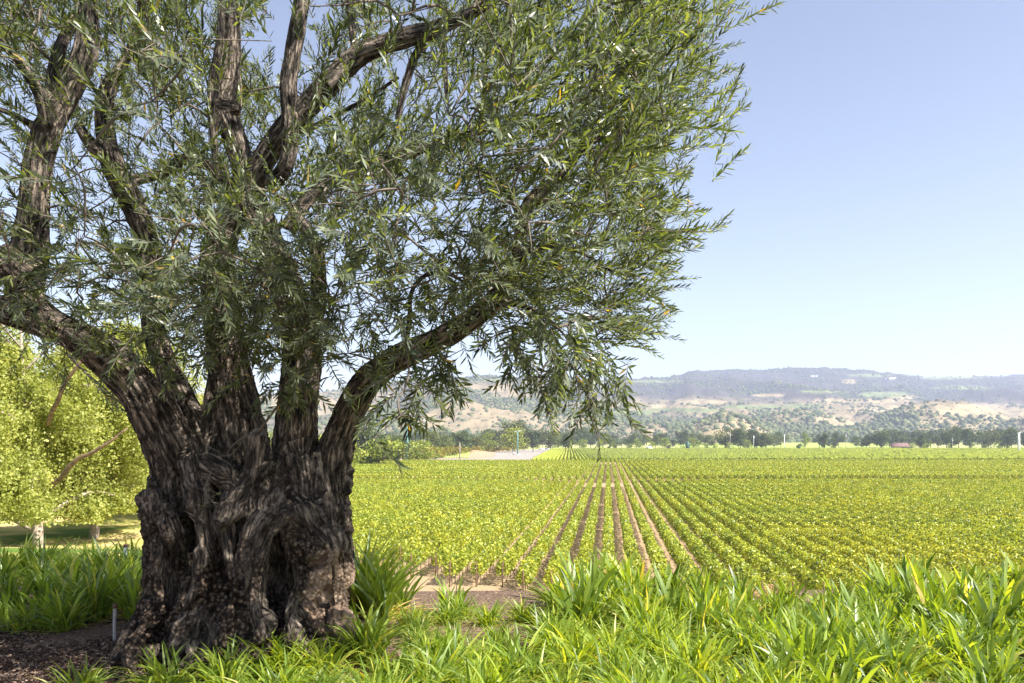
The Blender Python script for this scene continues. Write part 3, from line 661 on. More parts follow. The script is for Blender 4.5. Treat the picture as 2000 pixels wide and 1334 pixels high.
# ---------------------------------------------------------------- strap-leaved beds
def clump_mesh(seed, nb, L, wd, spread, matl, stiff, seg=8):
    r = np.random.default_rng(seed); mb = MB(); nb = int(nb*1.16)
    for k in range(nb):
        a = r.uniform(0, 2*math.pi); q = r.random(); l = L*r.uniform(.6, 1.15); ww = wd*r.uniform(.75, 1.15)
        lean = (.06+spread*q); s = np.linspace(0, 1, seg)
        bend = lean+(r.uniform(.5, 1.7)*(1-stiff)+r.uniform(0, .35))*s**1.6*(.5+q)
        if r.random() < .13*(1-stiff)+.06: bend = bend+np.where(s > .55, (s-.55)*r.uniform(2, 5), 0)
        dead = k > nb/1.16
        if dead: bend = 1.15+.5*s; ww *= .6; l *= .8
        bend = np.minimum(bend, 2.6)
        rr = np.concatenate(([0], np.cumsum(np.sin(bend[:-1])*l/(seg-1)))); zz = np.concatenate(([0], np.cumsum(np.cos(bend[:-1])*l/(seg-1))))
        side = r.normal()*.22*s**1.5*l; b0 = r.normal(size=2)*.05
        tw = a+r.normal()*.9+s*r.normal()*.5
        x = b0[0]+math.cos(a)*rr-math.sin(a)*side; y = b0[1]+math.sin(a)*rr+math.cos(a)*side
        c = np.stack((x, y, zz), 1)
        wq = ww*.5*np.interp(s, [0, .12, .6, .88, 1], [.7, .9, 1, .55, .03])
        wv = np.stack((-np.sin(tw), np.cos(tw), 0*s), 1); fold = wq*.30
        V = np.stack((c+wv*wq[:, None], c-np.stack((0*s, 0*s, fold), 1), c-wv*wq[:, None]), 1).reshape(-1, 3)
        Q = []
        for j in range(seg-1):
            for h_ in (0, 1): Q.append((3*j+h_, 3*j+h_+1, 3*j+h_+4, 3*j+h_+3))
        mb.add(V, Q, None, float(np.clip(r.normal()*.24+.5, 0, .97)) if not dead and r.random() > .02 else 1.)
    return mb.mesh('strap_leaves', matl, True)
def build_beds():
    broad = [clump_mesh(300+k, 46, .80, .046, .42, M['strap_leaf'], .50) for k in range(4)]
    lowb = [clump_mesh(330+k, 44, .56, .044, .46, M['strap_leaf'], .45) for k in range(4)]
    tallb = [clump_mesh(310+k, 34, .60, .050, .30, M['strap_leaf'], .78) for k in range(3)]
    fine = [clump_mesh(320+k, 130, .43, .021, .8, M['fine_leaf'], .12) for k in range(4)]
    def put(lst, x, y, sc, name, label, grp, z=0):
        tag(obj(name, lst[int(rng.integers(len(lst)))], None, (x, y, float(gz(x, y))-.02+z), float(rng.random()*6.28), sc), label, 'plant', grp)
    def fill(x0, x1, y0, y1, st, f):
        y = y0
        while y <= y1:
            x = x0+rng.random()*st
            while x <= x1:
                f(x+rng.normal()*st*.2, y+rng.normal()*st*.2); x += st
            y += st
    # left bed behind the trunk
    def lspot(x, y):
        px = 1000+x/y*F
        a = 'at the left edge' if px < 60 else 'below the two pale trunks' if px < 150 else 'behind the grey stake' if px < 240 else 'against the left of the olive'
        return ('in the front row ' if y < 7.7 else 'in the second row ' if y < 8.3 else 'in the third row ' if y < 8.9 else 'along the back by the lawn ')+a
    def left(x, y):
        if x/y > -.30 and y < 7.4: return
        put(broad if rng.random() < .75 else tallb, x, y, rng.uniform(.58, .76), 'agapanthus_clump', 'dark strap-leaved clump '+lspot(x, y), 'left bed clumps '+lspot(x, y))
    fill(-6.2, -2.95, 7.1, 9.6, .40, left)
    def leftf(x, y): put(fine, x, y, rng.uniform(.8, 1.0), 'daylily_clump', 'fine-leaved clump at the foot of the left bed, above the mulch', 'fine-leaved clumps by the mulch')
    fill(-5.2, -3.35, 6.75, 7.0, .42, leftf)
    # clump hugging the trunk on the right
    for x, y, s in ((-1.2, 7.2, .95), (-1.35, 7.5, 1.0), (-1.05, 7.6, .7), (-1.5, 7.8, 1.0), (-1.1, 6.9, .75)):
        put(broad, x, y, s, 'agapanthus_clump', 'arching strap-leaved clump tucked against the right side of the trunk', 'clumps against the right side of the trunk')
    def spot(px):
        for lim, t_ in ((760, 'against the trunk foot'), (900, 'left of the dirt track gap'), (1040, 'below the dirt track gap'), (1160, 'left of the bare lanes'), (1280, 'below the bare lanes'), (1420, 'right of the bare lanes'), (1560, 'around the dry fern'), (1700, 'right of the dry fern'), (1860, 'around the red bloom')):
            if px < lim: return t_
        return 'at the right edge'
    # right bed: stiff broad clumps at the terrace rim
    def rim(x, y):
        px = 1000+x/y*F
        if px < 1085: return
        s = rng.uniform(.82, 1.0)*np.interp(px, [1030, 1180, 1420, 1470, 1640, 1720, 2000], [1.1, 1.0, .85, .6, .64, .95, 1.02])
        w_ = spot(px)
        put(tallb if rng.random() < .65 else lowb, x, y, s, 'agapanthus_clump', 'stiff broad-leaved clump on the terrace rim '+w_, 'rim clumps '+w_)
    fill(.1, 5.6, 6.6, 8.2, .41, rim)
    def fillin(x, y):
        px = 1000+x/y*F
        if px < 1062: return
        put(fine, x, y, rng.uniform(.8, 1.05)*np.interp(px, [1300, 1470, 1640, 1720], [1, .62, .66, 1]), 'daylily_clump', 'fine arching grassy clump at the rim '+spot(px), 'rim grassy clumps '+spot(px))
    fill(-.4, 5.6, 6.6, 8.0, .38, fillin)
    def front(x, y):
        px = 1000+x/y*F
        if x < -1.02 and y > 5.45: return
        if x < -1.75: return
        dp = 'in the front' if y < 5.5 else 'in the middle of the bed'
        if px > 1500 and rng.random() < .5:
            put(lowb, x, y, rng.uniform(.72, .95), 'agapanthus_clump', 'bright broad-leaved clump '+dp+' '+spot(px), dp+' broad clumps '+spot(px)); return
        s = rng.uniform(.72, 1.05)*(1 if y > 5.2 else .9)*(.62 if px < 1050 and y > 5.6 else 1)
        put(fine, x, y, s, 'daylily_clump', 'fine arching grassy clump '+dp+' '+spot(px), dp+' grassy clumps '+spot(px))
    fill(-2.0, 5.0, 4.55, 6.5, .34, front)
    for x, y in ((-.55, 6.9), (-.2, 6.95), (-.45, 7.3), (-.8, 6.6), (.1, 7.2)):
        put(fine, x, y, .62, 'daylily_clump', 'fine arching grassy clump at the gap above the dirt track', 'fine grassy clumps at the gap')
    put(fine, -2.15, 5.05, .85, 'daylily_clump', 'fine dark green clump in the shade before the trunk foot', None)
    put(fine, -2.6, 4.95, .7, 'daylily_clump', 'low dark clump at the lower left edge of the mulch', None)
    put(fine, -1.75, 5.0, .85, 'daylily_clump', 'fine dark clump between two others before the trunk foot', None)
    put(fine, -1.42, 5.25, .85, 'daylily_clump', 'fine dark green clump right of the front root, in half shade', None)
    put(tallb, -.55, 7.6, .62, 'agapanthus_clump', 'little drooping dark clump standing before the dirt track', None)
    # mulch chips: stuff
    mb = MB(); r = np.random.default_rng(12)
    for k in range(16000):
        x = r.uniform(-4.6, -1.2); y = r.uniform(4.9, 7.2); s = r.uniform(.006, .026); a = r.uniform(0, 6.28); tl = r.normal()*.35
        z = float(8.41+.16*math.exp(-(((x+1.95)/1.15)**2+((y-6.1)/1.0)**2)))+r.uniform(0, .02)
        dx, dy = math.cos(a)*s, math.sin(a)*s; wx, wy = -math.sin(a)*s*.28, math.cos(a)*s*.28
        mb.add([(x-dx-wx, y-dy-wy, z), (x+dx-wx, y+dy-wy, z+s*tl), (x+dx+wx, y+dy+wy, z+s*tl+.004), (x-dx+wx, y-dy+wy, z+.006), (x, y, z-.008)], [(0, 1, 2, 3)], [(0, 4, 1), (1, 4, 2), (2, 4, 3), (3, 4, 0)], r.random())
    tag(obj('wood_chips', mb.mesh('wood_chips', M['chip'])), 'dark shredded bark chips covering the soil around the roots', 'mulch', kind='stuff')
    # stakes
    d = 6.15; p0 = P(224, 1273, d); t = thing('garden_stake', (p0[0], d, float(gz(p0[0], d))), 'thin grey pipe stake in the mulch left of the trunk', 'stake')
    h = P(224, 1180, d)[2]-t.location.z
    b = MB(); b.tube([(0, 0, -.05), (0, 0, h*.6), (.003, 0, h)], .0135, 12, False); b.tube([(.003, 0, h-.03), (.003, 0, h-.02)], .0105, 12); obj('pipe', b.mesh('pipe', M['pipe'], True), t)
    b = MB(); b.tube([(.003, 0, h-.03), (.003, 0, h+.002)], .0155, 12); obj('rim', b.mesh('rim', M['rust'], True), t)
    d = 9.0; p0 = P(243, 1092, d); t = thing('marker_stake', (p0[0], d, float(gz(p0[0], d))), 'short white marker stake poking out of the left bed', 'stake')
    h = P(243, 1063, d)[2]-t.location.z
    b = MB(); b.tube([(0, 0, -.05), (.02, 0, h-.03)], .022, 8); obj('shaft', b.mesh('shaft', M['white_metal'], True), t)
    b = MB(); b.tube([(.02, 0, h-.03), (.02, 0, h)], .027, 8); obj('cap', b.mesh('cap', M['rust'], True), t)
    # rusty dry fern and a red bloom
    mb = MB(); r = np.random.default_rng(77)
    for k in range(26):
        a = r.uniform(0, 6.28); L = r.uniform(.25, .5); s = np.linspace(0, 1, 9)
        c = np.stack((math.cos(a)*L*s**1.2*.7, math.sin(a)*L*s**1.2*.7, L*(s-.35*s*s)), 1); mb.tube(c, .003, 4)
        for q in range(2, 9):
            for sd in (-1, 1):
                e = c[q]+np.array((-math.sin(a)*sd*.05, math.cos(a)*sd*.05, .02)); m_ = (c[q]+e)/2+np.array((math.cos(a)*.012, math.sin(a)*.012, 0)); mb.add([c[q], m_, e, (c[q]+e)/2-np.array((math.cos(a)*.012, math.sin(a)*.012, .01))], [(0, 1, 2, 3)])
    for px, yy in ((1500, 7.9),):
        x = (px-1000)/F*yy; tag(obj('dry_fern', mb.mesh('dry_fern', M['dry_leaf']), None, (x, yy, float(gz(x, yy))-.05), 0, .8), 'rusty orange dried fern among the green blades', 'plant')
    yy = 7.0; x = (1840-1000)/F*yy; zt = P(1840, 1186, yy)[2]-float(gz(x, yy)); t = thing('red_flower', (x, yy, float(gz(x, yy))), 'single small orange red bloom among the right-hand blades', 'flower')
    b = MB(); b.tube([(0, 0, 0), (.01, 0, zt*.5), (0, 0, zt)], .004, 5); obj('stem', b.mesh('stem', M['dry_leaf']), t)
    b = MB()
    for k in range(6):
        a = k*1.047; e = np.array((math.cos(a), math.sin(a), .5))*.035; sd = np.array((-math.sin(a), math.cos(a), 0))*.012; b.add([(0, 0, zt), e*.6+sd+(0, 0, zt), e+(0, 0, zt), e*.6-sd+(0, 0, zt)], [(0, 1, 2, 3)])
    obj('petals', b.mesh('petals', M['petal']), t)
build_beds()

# ---------------------------------------------------------------- the olive
# limbs as (px, py, radius px, depth m) rows
LIMBS = {
 'buttress_left': [(352, 880, 48, 6.0), (325, 950, 42, 5.95), (322, 1010, 40, 5.85), (330, 1060, 36, 5.85), (330, 1110, 38, 5.85), (326, 1165, 40, 5.85), (303, 1212, 38, 5.8), (268, 1252, 31, 5.7), (236, 1285, 22, 5.6), (212, 1305, 12, 5.5)],
 'root_d': [(318, 1180, 26, 5.65), (286, 1228, 22, 5.55), (262, 1270, 18, 5.45), (250, 1310, 12, 5.35)],
 'rope_left': [(385, 900, 40, 5.75), (398, 980, 28, 5.62), (406, 1060, 25, 5.58), (418, 1120, 25, 5.55), (400, 1175, 26, 5.5), (362, 1235, 24, 5.45), (330, 1290, 18, 5.4)],
 'rope_mid': [(470, 920, 36, 5.75), (455, 985, 26, 5.6), (455, 1045, 24, 5.6), (450, 1110, 25, 5.6), (440, 1170, 26, 5.55), (425, 1240, 24, 5.45), (400, 1300, 20, 5.3)],
 'rope_centre': [(575, 935, 40, 5.8), (545, 985, 30, 5.6), (510, 1030, 28, 5.48), (490, 1090, 32, 5.42), (484, 1165, 36, 5.4), (490, 1225, 40, 5.36), (478, 1290, 38, 5.28), (460, 1340, 30, 5.2)],
 'lobe_right': [(590, 900, 50, 5.85), (600, 980, 52, 5.72), (606, 1050, 50, 5.62), (612, 1100, 38, 5.55), (592, 1145, 20, 5.5), (570, 1195, 17, 5.46), (575, 1245, 22, 5.4), (610, 1290, 20, 5.3)],
 'edge_right': [(650, 900, 42, 6.0), (645, 980, 36, 5.95), (660, 1050, 28, 5.9), (668, 1120, 22, 5.85), (664, 1185, 24, 5.8), (672, 1240, 27, 5.7), (690, 1290, 20, 5.6)],
 'core_a': [(400, 940, 75, 6.5), (400, 1000, 80, 6.5), (400, 1150, 85, 6.5), (395, 1320, 100, 6.5)],
 'core_b': [(590, 930, 70, 6.5), (580, 1000, 80, 6.5), (585, 1150, 80, 6.5), (590, 1320, 90, 6.5)],
 'core_c': [(495, 930, 80, 6.7), (495, 1100, 85, 6.7), (495, 1320, 100, 6.7)],
 'back_a': [(380, 850, 60, 6.7), (390, 1000, 80, 6.9), (380, 1180, 90, 7.0), (360, 1250, 90, 7.0)],
 'back_b': [(560, 880, 60, 6.7), (570, 1000, 80, 6.9), (580, 1180, 90, 7.0), (590, 1250, 90, 7.0)],
 'root_a': [(560, 1180, 30, 5.9), (620, 1240, 34, 5.75), (650, 1300, 26, 5.6)],
 'root_b': [(500, 1260, 34, 5.25), (462, 1300, 24, 5.1), (440, 1345, 16, 5.0)],
 'root_c': [(420, 1230, 30, 5.6), (380, 1290, 20, 5.35), (345, 1330, 12, 5.2)],
 'limb_left': [(365, 1000, 52, 5.95), (350, 920, 52, 5.9), (318, 840, 50, 5.8), (275, 765, 47, 5.7), (215, 702, 43, 5.6), (145, 655, 36, 5.5), (70, 625, 32, 5.4), (0, 603, 30, 5.3), (-90, 575, 26, 5.2), (-220, 520, 20, 5.1), (-330, 430, 14, 5.0)],
 'limb_left_up': [(410, 930, 32, 6.0), (385, 850, 32, 6.0), (355, 780, 30, 6.05), (322, 710, 28, 6.1), (300, 640, 25, 6.15), (296, 560, 24, 6.2), (290, 480, 24, 6.2), (258, 395, 25, 6.1), (222, 325, 22, 6.0), (205, 250, 19, 6.0), (210, 180, 17, 6.0), (243, 120, 12, 6.0), (268, 55, 10, 6.0), (285, -60, 8, 6.0)],
 'limb_left_a': [(225, 325, 16, 6.0), (180, 285, 13, 5.9), (150, 240, 10, 5.9)],
 'limb_west': [(110, 640, 34, 5.5), (55, 590, 36, 5.5), (48, 535, 40, 5.5), (60, 470, 33, 5.5), (66, 400, 31, 5.5), (74, 320, 28, 5.5), (96, 245, 29, 5.5), (132, 175, 27, 5.5), (165, 110, 25, 5.5), (172, 50, 24, 5.5), (166, -20, 22, 5.5), (150, -150, 18, 5.5), (170, -330, 12, 5.6)],
 'limb_west_a': [(95, 250, 20, 5.45), (80, 190, 15, 5.4), (52, 140, 13, 5.3), (15, 95, 10, 5.2), (-40, 40, 8, 5.1)],
 'limb_west_b': [(100, 215, 15, 5.6), (104, 150, 14, 5.7), (124, 78, 13, 5.8), (160, 18, 12, 5.8), (200, -80, 9, 5.8)],
 'limb_west_c': [(70, 250, 10, 5.5), (30, 225, 8, 5.4), (-10, 210, 7, 5.3), (-60, 180, 5, 5.2)],
 'knot_west': [(55, 545, 44, 5.4), (20, 515, 34, 5.35), (-10, 490, 24, 5.3)],
 'limb_mid': [(490, 960, 48, 6.1), (478, 880, 50, 6.1), (465, 810, 49, 6.1), (452, 740, 46, 6.1), (440, 660, 42, 6.1), (428, 590, 37, 6.1), (424, 520, 34, 6.1), (438, 450, 30, 6.05), (478, 380, 28, 6.0), (470, 310, 27, 6.0), (452, 255, 27, 6.0), (436, 205, 27, 6.0), (450, 150, 20, 6.0), (452, 60, 20, 6.0), (448, -20, 19, 6.0), (440, -200, 14, 6.0), (470, -380, 9, 6.0)],
 'limb_mid_left': [(400, 930, 26, 5.9), (410, 860, 25, 6.0), (420, 790, 26, 6.05), (435, 700, 26, 6.1)],
 'limb_mid_arch': [(460, 370, 14, 6.0), (420, 335, 13, 6.0), (392, 312, 13, 6.0), (355, 312, 13, 6.0), (318, 338, 12, 6.1), (262, 352, 12, 6.1)],
 'limb_mid_thin': [(425, 350, 8, 5.9), (416, 262, 9, 5.9), (411, 180, 9, 5.9), (424, 112, 10, 5.9), (432, 40, 9, 5.9), (425, -80, 7, 5.9)],
 'limb_five': [(590, 960, 52, 5.95), (578, 880, 46, 5.95), (580, 800, 43, 5.9), (588, 720, 43, 5.9), (582, 640, 41, 5.9), (560, 560, 36, 5.95), (528, 480, 31, 6.0), (490, 375, 30, 6.0), (510, 320, 27, 5.95), (548, 262, 27, 5.9), (600, 208, 26, 5.85), (655, 150, 26, 5.8), (700, 108, 25, 5.75), (750, 86, 23, 5.7), (810, 68, 20, 5.7), (860, 52, 16, 5.7), (940, 15, 12, 5.6), (1020, -40, 9, 5.6)],
 'limb_five_up': [(530, 360, 20, 5.95), (560, 320, 19, 5.8), (567, 244, 19, 5.8), (563, 169, 20, 5.8), (571, 112, 19, 5.8), (581, 56, 19, 5.8), (590, 0, 18, 5.8), (600, -120, 15, 5.8), (630, -300, 9, 5.8)],
 'limb_five_b': [(600, 690, 22, 5.85), (620, 600, 18, 5.8), (622, 540, 17, 5.75), (616, 478, 17, 5.75), (586, 432, 13, 5.7), (560, 390, 10, 5.7)],
 'limb_five_c': [(560, 450, 17, 6.0), (600, 390, 16, 6.0), (640, 355, 15, 6.0), (700, 332, 14, 6.0), (755, 312, 13, 6.0), (830, 290, 11, 6.0), (900, 260, 9, 6.0)],
 'limb_five_d': [(575, 260, 9, 5.9), (605, 252, 8, 5.9), (656, 225, 7, 5.9), (712, 195, 6, 5.9), (780, 150, 5, 5.9)],
 'limb_five_e': [(640, 170, 10, 5.7), (690, 110, 10, 5.75), (688, 60, 9, 5.8), (680, -20, 8, 5.8), (690, -140, 6, 5.8)],
 'limb_right': [(655, 960, 40, 5.95), (653, 890, 37, 5.9), (667, 840, 34, 5.85), (692, 785, 32, 5.75), (725, 738, 31, 5.65), (775, 702, 29, 5.5), (835, 674, 27, 5.4), (890, 645, 26, 5.3), (940, 608, 23, 5.25), (985, 565, 21, 5.2), (1008, 515, 18, 5.2), (1018, 450, 16, 5.2), (1036, 390, 15, 5.2), (1072, 362, 12, 5.2), (1120, 315, 9, 5.2), (1154, 277, 8, 5.2), (1212, 266, 6, 5.2), (1290, 230, 4, 5.2)],
 'limb_right_a': [(1015, 430, 10, 5.2), (1005, 402, 9, 5.2), (960, 346, 7, 5.2), (920, 320, 5, 5.2)],
 'limb_right_b': [(790, 690, 9, 5.5), (800, 620, 7, 5.5), (804, 570, 6.5, 5.5), (832, 537, 6.5, 5.45), (875, 535, 6, 5.4), (908, 552, 5, 5.3)],
 'limb_right_c': [(1010, 500, 12, 5.2), (1070, 480, 8, 5.2), (1130, 492, 6, 5.2), (1200, 532, 4, 5.2)],
 'limb_right_d': [(1040, 390, 12, 5.2), (1120, 400, 8, 5.2), (1215, 404, 6, 5.2), (1290, 380, 4, 5.2)],
 'limb_right_e': [(960, 590, 10, 5.2), (1030, 600, 7, 5.0), (1090, 640, 5, 4.8), (1130, 700, 4, 4.7)],
 'limb_top_a': [(830, 84, 11, 5.8), (810, 112, 10, 5.8), (794, 160, 9, 5.8), (775, 235, 7, 5.8)],
 'limb_top_b': [(866, 60, 8, 5.7), (866, 110, 7, 5.7), (874, 200, 6, 5.7)],
 'limb_top_c': [(985, -60, 5, 5.3), (990, 10, 5, 5.3), (1000, 95, 4, 5.3), (1026, 176, 4, 5.3)],
 'limb_top_d': [(900, 260, 8, 5.8), (960, 280, 7, 5.7), (996, 230, 7, 5.6), (1020, 222, 6, 5.5), (1100, 228, 5, 5.5), (1180, 180, 4, 5.5)],
 'burl_a': [(415, 912, 27, 5.55), (437, 928, 27, 5.5)],
 'burl_b': [(300, 978, 24, 5.75), (308, 1015, 26, 5.7)],
 'burl_c': [(478, 942, 26, 5.55), (470, 1020, 28, 5.45), (440, 1010, 22, 5.42)],
 'burl_d': [(600, 1020, 46, 5.55), (625, 1060, 36, 5.5)],
 'burl_e': [(535, 930, 34, 5.75), (520, 985, 30, 5.6)],
 'burl_f': [(455, 1190, 26, 5.35), (520, 1210, 22, 5.35)],
 'burl_g': [(682, 918, 6, 5.9), (668, 925, 12, 5.9)],
 'burl_h': [(415, 205, 14, 5.95), (460, 210, 16, 5.95)],
 'burl_j': [(322, 1000, 20, 5.55), (335, 1040, 22, 5.55)],
 'stub': [(484, 1010, 18, 5.5), (490, 940, 18, 5.55), (497, 880, 19, 5.57), (501, 848, 18, 5.57)],
 'vein_a': [(372, 960, 14, 5.5), (384, 1040, 12, 5.42), (392, 1110, 12, 5.4), (372, 1190, 12, 5.4)],
 'vein_b': [(560, 1000, 14, 5.35), (528, 1050, 12, 5.3), (505, 1110, 12, 5.25), (500, 1180, 13, 5.2), (515, 1250, 14, 5.15)],
 'vein_c': [(640, 960, 14, 5.6), (646, 1040, 12, 5.45), (648, 1090, 14, 5.4), (622, 1130, 15, 5.38), (596, 1165, 12, 5.36)],
 'vein_d': [(430, 1000, 12, 5.5), (446, 1080, 11, 5.42), (455, 1150, 13, 5.3), (448, 1220, 14, 5.25), (425, 1280, 12, 5.2)],
 'vein_e': [(310, 1060, 13, 5.6), (305, 1130, 12, 5.55), (318, 1180, 12, 5.55), (290, 1230, 10, 5.5)],
 'vein_f': [(360, 1120, 12, 5.65), (358, 1180, 14, 5.6), (330, 1240, 14, 5.5), (285, 1285, 10, 5.4)],
 'burl_i': [(640, 1200, 20, 5.9), (628, 1250, 26, 5.8)],
}
def build_olive():
    root = thing('olive_tree', (-1.95, 6.1, 8.4), 'old gnarled olive tree with many limbs and grey green leaves', 'tree'); org = np.array((-1.95, 6.1, 8.4))
    mb = MB(); SK = []; paths = {}
    for name, rows in LIMBS.items():
        pts = np.array([[*P(a, b, d), (r if r < 14 or name.startswith(('burl', 'vein', 'core', 'back')) else r*.95)/F*d] for a, b, r, d in rows]); sp = spline(pts, .05)
        n_ = fbm(np.column_stack((sp[:, 0]*3, sp[:, 1]*3, sp[:, 2]*3)), 2, 3)
        if rows[0][2] > 12 and not name.startswith('core'): sp[:, 3] *= 1+.16*n_
        if name.startswith('burl'):
            q_ = np.linspace(0, 1, 13)[:, None]; a_, b_ = sp[0], sp[-1]; ax = b_[:3]-a_[:3]; ln = np.linalg.norm(ax); ax = ax/(ln+1e-9); rr_ = max(a_[3], b_[3])
            t_ = (q_-.5)*(ln+2*rr_*.96); cc = (a_[:3]+b_[:3])/2+ax*t_; sp = np.column_stack((cc, rr_*np.sqrt(np.clip(1-(2*q_-1)**4*.999, .002, 1))**1.0*(1+.15*vnoise(cc*9, 5)[:, None])))
        paths[name] = sp
        mb.tube(sp[:, :3], sp[:, 3], 14 if sp[:, 3].max() > .04 else 8)
        for c_ in ((sp[0], sp[-1]) if name.startswith('burl') else (sp[0],)):   # rounded ends
            pass
        s = np.concatenate(([0], np.cumsum(np.linalg.norm(np.diff(sp[:, :3], axis=0), axis=1))))
        SK.append(np.column_stack((sp, s+len(SK)*3.7)))
    me = mb.mesh('raw', M['bark']); o = bpy.data.objects.new('raw', me); S.collection.objects.link(o)
    md = o.modifiers.new('r', 'REMESH'); md.mode = 'VOXEL'; md.voxel_size = .0095; md.adaptivity = 0
    sm = o.modifiers.new('s', 'SMOOTH'); sm.factor = .6; sm.iterations = 5
    ev = o.evaluated_get(bpy.context.evaluated_depsgraph_get()); m2 = bpy.data.meshes.new_from_object(ev)
    bpy.data.objects.remove(o)
    nv = len(m2.vertices); V = np.zeros(nv*3, np.float32); m2.vertices.foreach_get('co', V); V = V.reshape(-1, 3).astype(float)
    nr = np.zeros(nv*3, np.float32); m2.vertex_normals.foreach_get('vector', nr); nr = nr.reshape(-1, 3).astype(float)
    # nearest skeleton sample -> coordinates that flow along the wood
    K = np.vstack(SK); tn = np.vstack([np.gradient(k[:, :3], axis=0) for k in SK]); tn /= np.linalg.norm(tn, axis=1)[:, None]+1e-9
    idx = np.zeros(nv, int)
    for a in range(0, nv, 8000):
        dd = ((V[a:a+8000, None]-K[None, :, :3])**2).sum(-1)**.5-K[None, :, 3]; idx[a:a+8000] = dd.argmin(1)
    rel = V-K[idx, :3]; al = (rel*tn[idx]).sum(1); perp = rel-tn[idx]*al[:, None]; rad = K[idx, 3]
    ref = np.cross(tn[idx], np.array((.2, .9, .1))); ref /= np.linalg.norm(ref, axis=1)[:, None]; r2 = np.cross(tn[idx], ref)
    th = np.arctan2((perp*r2).sum(1), (perp*ref).sum(1)); s = K[idx, 4]+al
    flow = np.column_stack((np.cos(th)*rad, np.sin(th)*rad, s*.38))
    low = smooth(10.3, 9.6, V[:, 2])              # the swollen bole
    gn = fbm(V*np.array((7, 7, 3.2)), 4, 51)
    ropes = fbm(np.column_stack((np.cos(th)*rad*9, np.sin(th)*rad*9, s*.9)), 4, 61, True)
    fine = fbm(np.column_stack((np.cos(th)*rad*38, np.sin(th)*rad*38, s*6)), 3, 71, True)
    burl = fbm(V*17, 3, 81)
    patchy = smooth(-.1, .35, fbm(V*2.2, 2, 91))
    amp = np.clip(rad/.16, .15, 1)
    warp = V*np.array((1, 1, .6))+.03*np.column_stack((fbm(V*8, 2, 7), fbm(V*8, 2, 8), fbm(V*8, 2, 9)))
    chunk = fbm(warp*32, 3, 85, True); fiss = np.abs(fbm(np.column_stack((np.cos(th)*rad*24, np.sin(th)*rad*24, s*3.2))+.5*np.column_stack((gn, ropes, burl)), 3, 88)); fiss = -smooth(.09, .0, fiss)
    pit = -smooth(.25, .55, fbm(V*np.array((5, 5, 3.2)), 3, 95))
    disp = -.010*amp-.004+low*patchy*.016*chunk+amp*.015*fiss+low*.06*pit+amp*(.012+.026*low)*ropes+amp*.011*fine+low*(.045*gn)+low*patchy*.030*burl+(1-low)*amp*.012*gn
    V2 = V+nr*disp[:, None]
    m2.vertices.foreach_set('co', (V2-org).astype(np.float32).ravel())
    a = m2.attributes.new('flow', 'FLOAT_VECTOR', 'POINT'); a.data.foreach_set('vector', flow.astype(np.float32).ravel())
    px = 1000+V[:, 0]/V[:, 1]*F; py = HZ-(V[:, 2]-EYE)/V[:, 1]*F
    # bare worn wood low on the right of the bole
    bare = smooth(1.1, .6, ((px-650)/55)**2+((py-1160)/90)**2+.6*fbm(V*6, 3, 15))*.8
    a = m2.attributes.new('bare', 'FLOAT', 'POINT'); a.data.foreach_set('value', bare.astype(np.float32))
    m2.polygons.foreach_set('use_smooth', np.ones(len(m2.polygons), bool)); m2.materials.clear(); m2.materials.append(M['bark']); m2.update()
    obj('trunk', m2, root)
    # sawn face of the pruned stub, dished, with a dark rotten heart
    b = MB(); c1 = P(501, 846, 5.56); ax = np.array((.05, -.55, .83)); ax /= np.linalg.norm(ax); u = np.cross(ax, (1, 0, 0)); u /= np.linalg.norm(u); v = np.cross(ax, u); ri = [0, .35, .5, .75, 1]; V = []
    for q, f in enumerate(ri):
        for a in np.arange(20)/20*6.2832: V.append(c1-org+(u*math.cos(a)+v*math.sin(a)*.8)*.058*f*(1+.08*math.sin(3*a))+ax*(-.02 if f < .4 else .004*math.sin(5*a)))
    b.add(V, [(q*20+k, q*20+(k+1) % 20, q*20+20+(k+1) % 20, q*20+20+k) for q in range(4) for k in range(20)])
    obj('sawn_face', b.mesh('sawn_face', simple('stub_wood', (.20, .165, .135), .9, var=.6, scale=30, bump=.8), True), root)
    # ------------------------------------------------ crown
    r = np.random.default_rng(2024)
    # outline of the crown in the view (limit for cluster centres); the crown continues above and left of the frame
    poly = np.array([(-650, -250), (-500, -700), (0, -900), (700, -900), (1150, -600), (1340, -150), (1365, 40), (1345, 170), (1330, 300), (1300, 400), (1255, 500), (1190, 560), (1190, 610), (1080, 640), (960, 600), (900, 600), (800, 640),
                     (700, 660), (600, 660), (470, 660), (380, 690), (250, 640), (120, 560), (60, 590), (-60, 600), (-400, 500), (-650, 200)], float)
    def inside(x, y):
        c = np.zeros(x.shape, bool); j = len(poly)-1
        for i in range(len(poly)):
            xi, yi = poly[i]; xj, yj = poly[j]
            c ^= ((yi > y) != (yj > y)) & (x < (xj-xi)*(y-yi)/(yj-yi+1e-9)+xi); j = i
        return c
    def edged(x, y):
        dm = np.full(x.shape, 1e9)
        for i in range(len(poly)):
            a, b_ = poly[i-1], poly[i]; ab = b_-a; t = np.clip(((x-a[0])*ab[0]+(y-a[1])*ab[1])/(ab@ab), 0, 1); dm = np.minimum(dm, np.hypot(x-a[0]-t*ab[0], y-a[1]-t*ab[1]))
        return dm
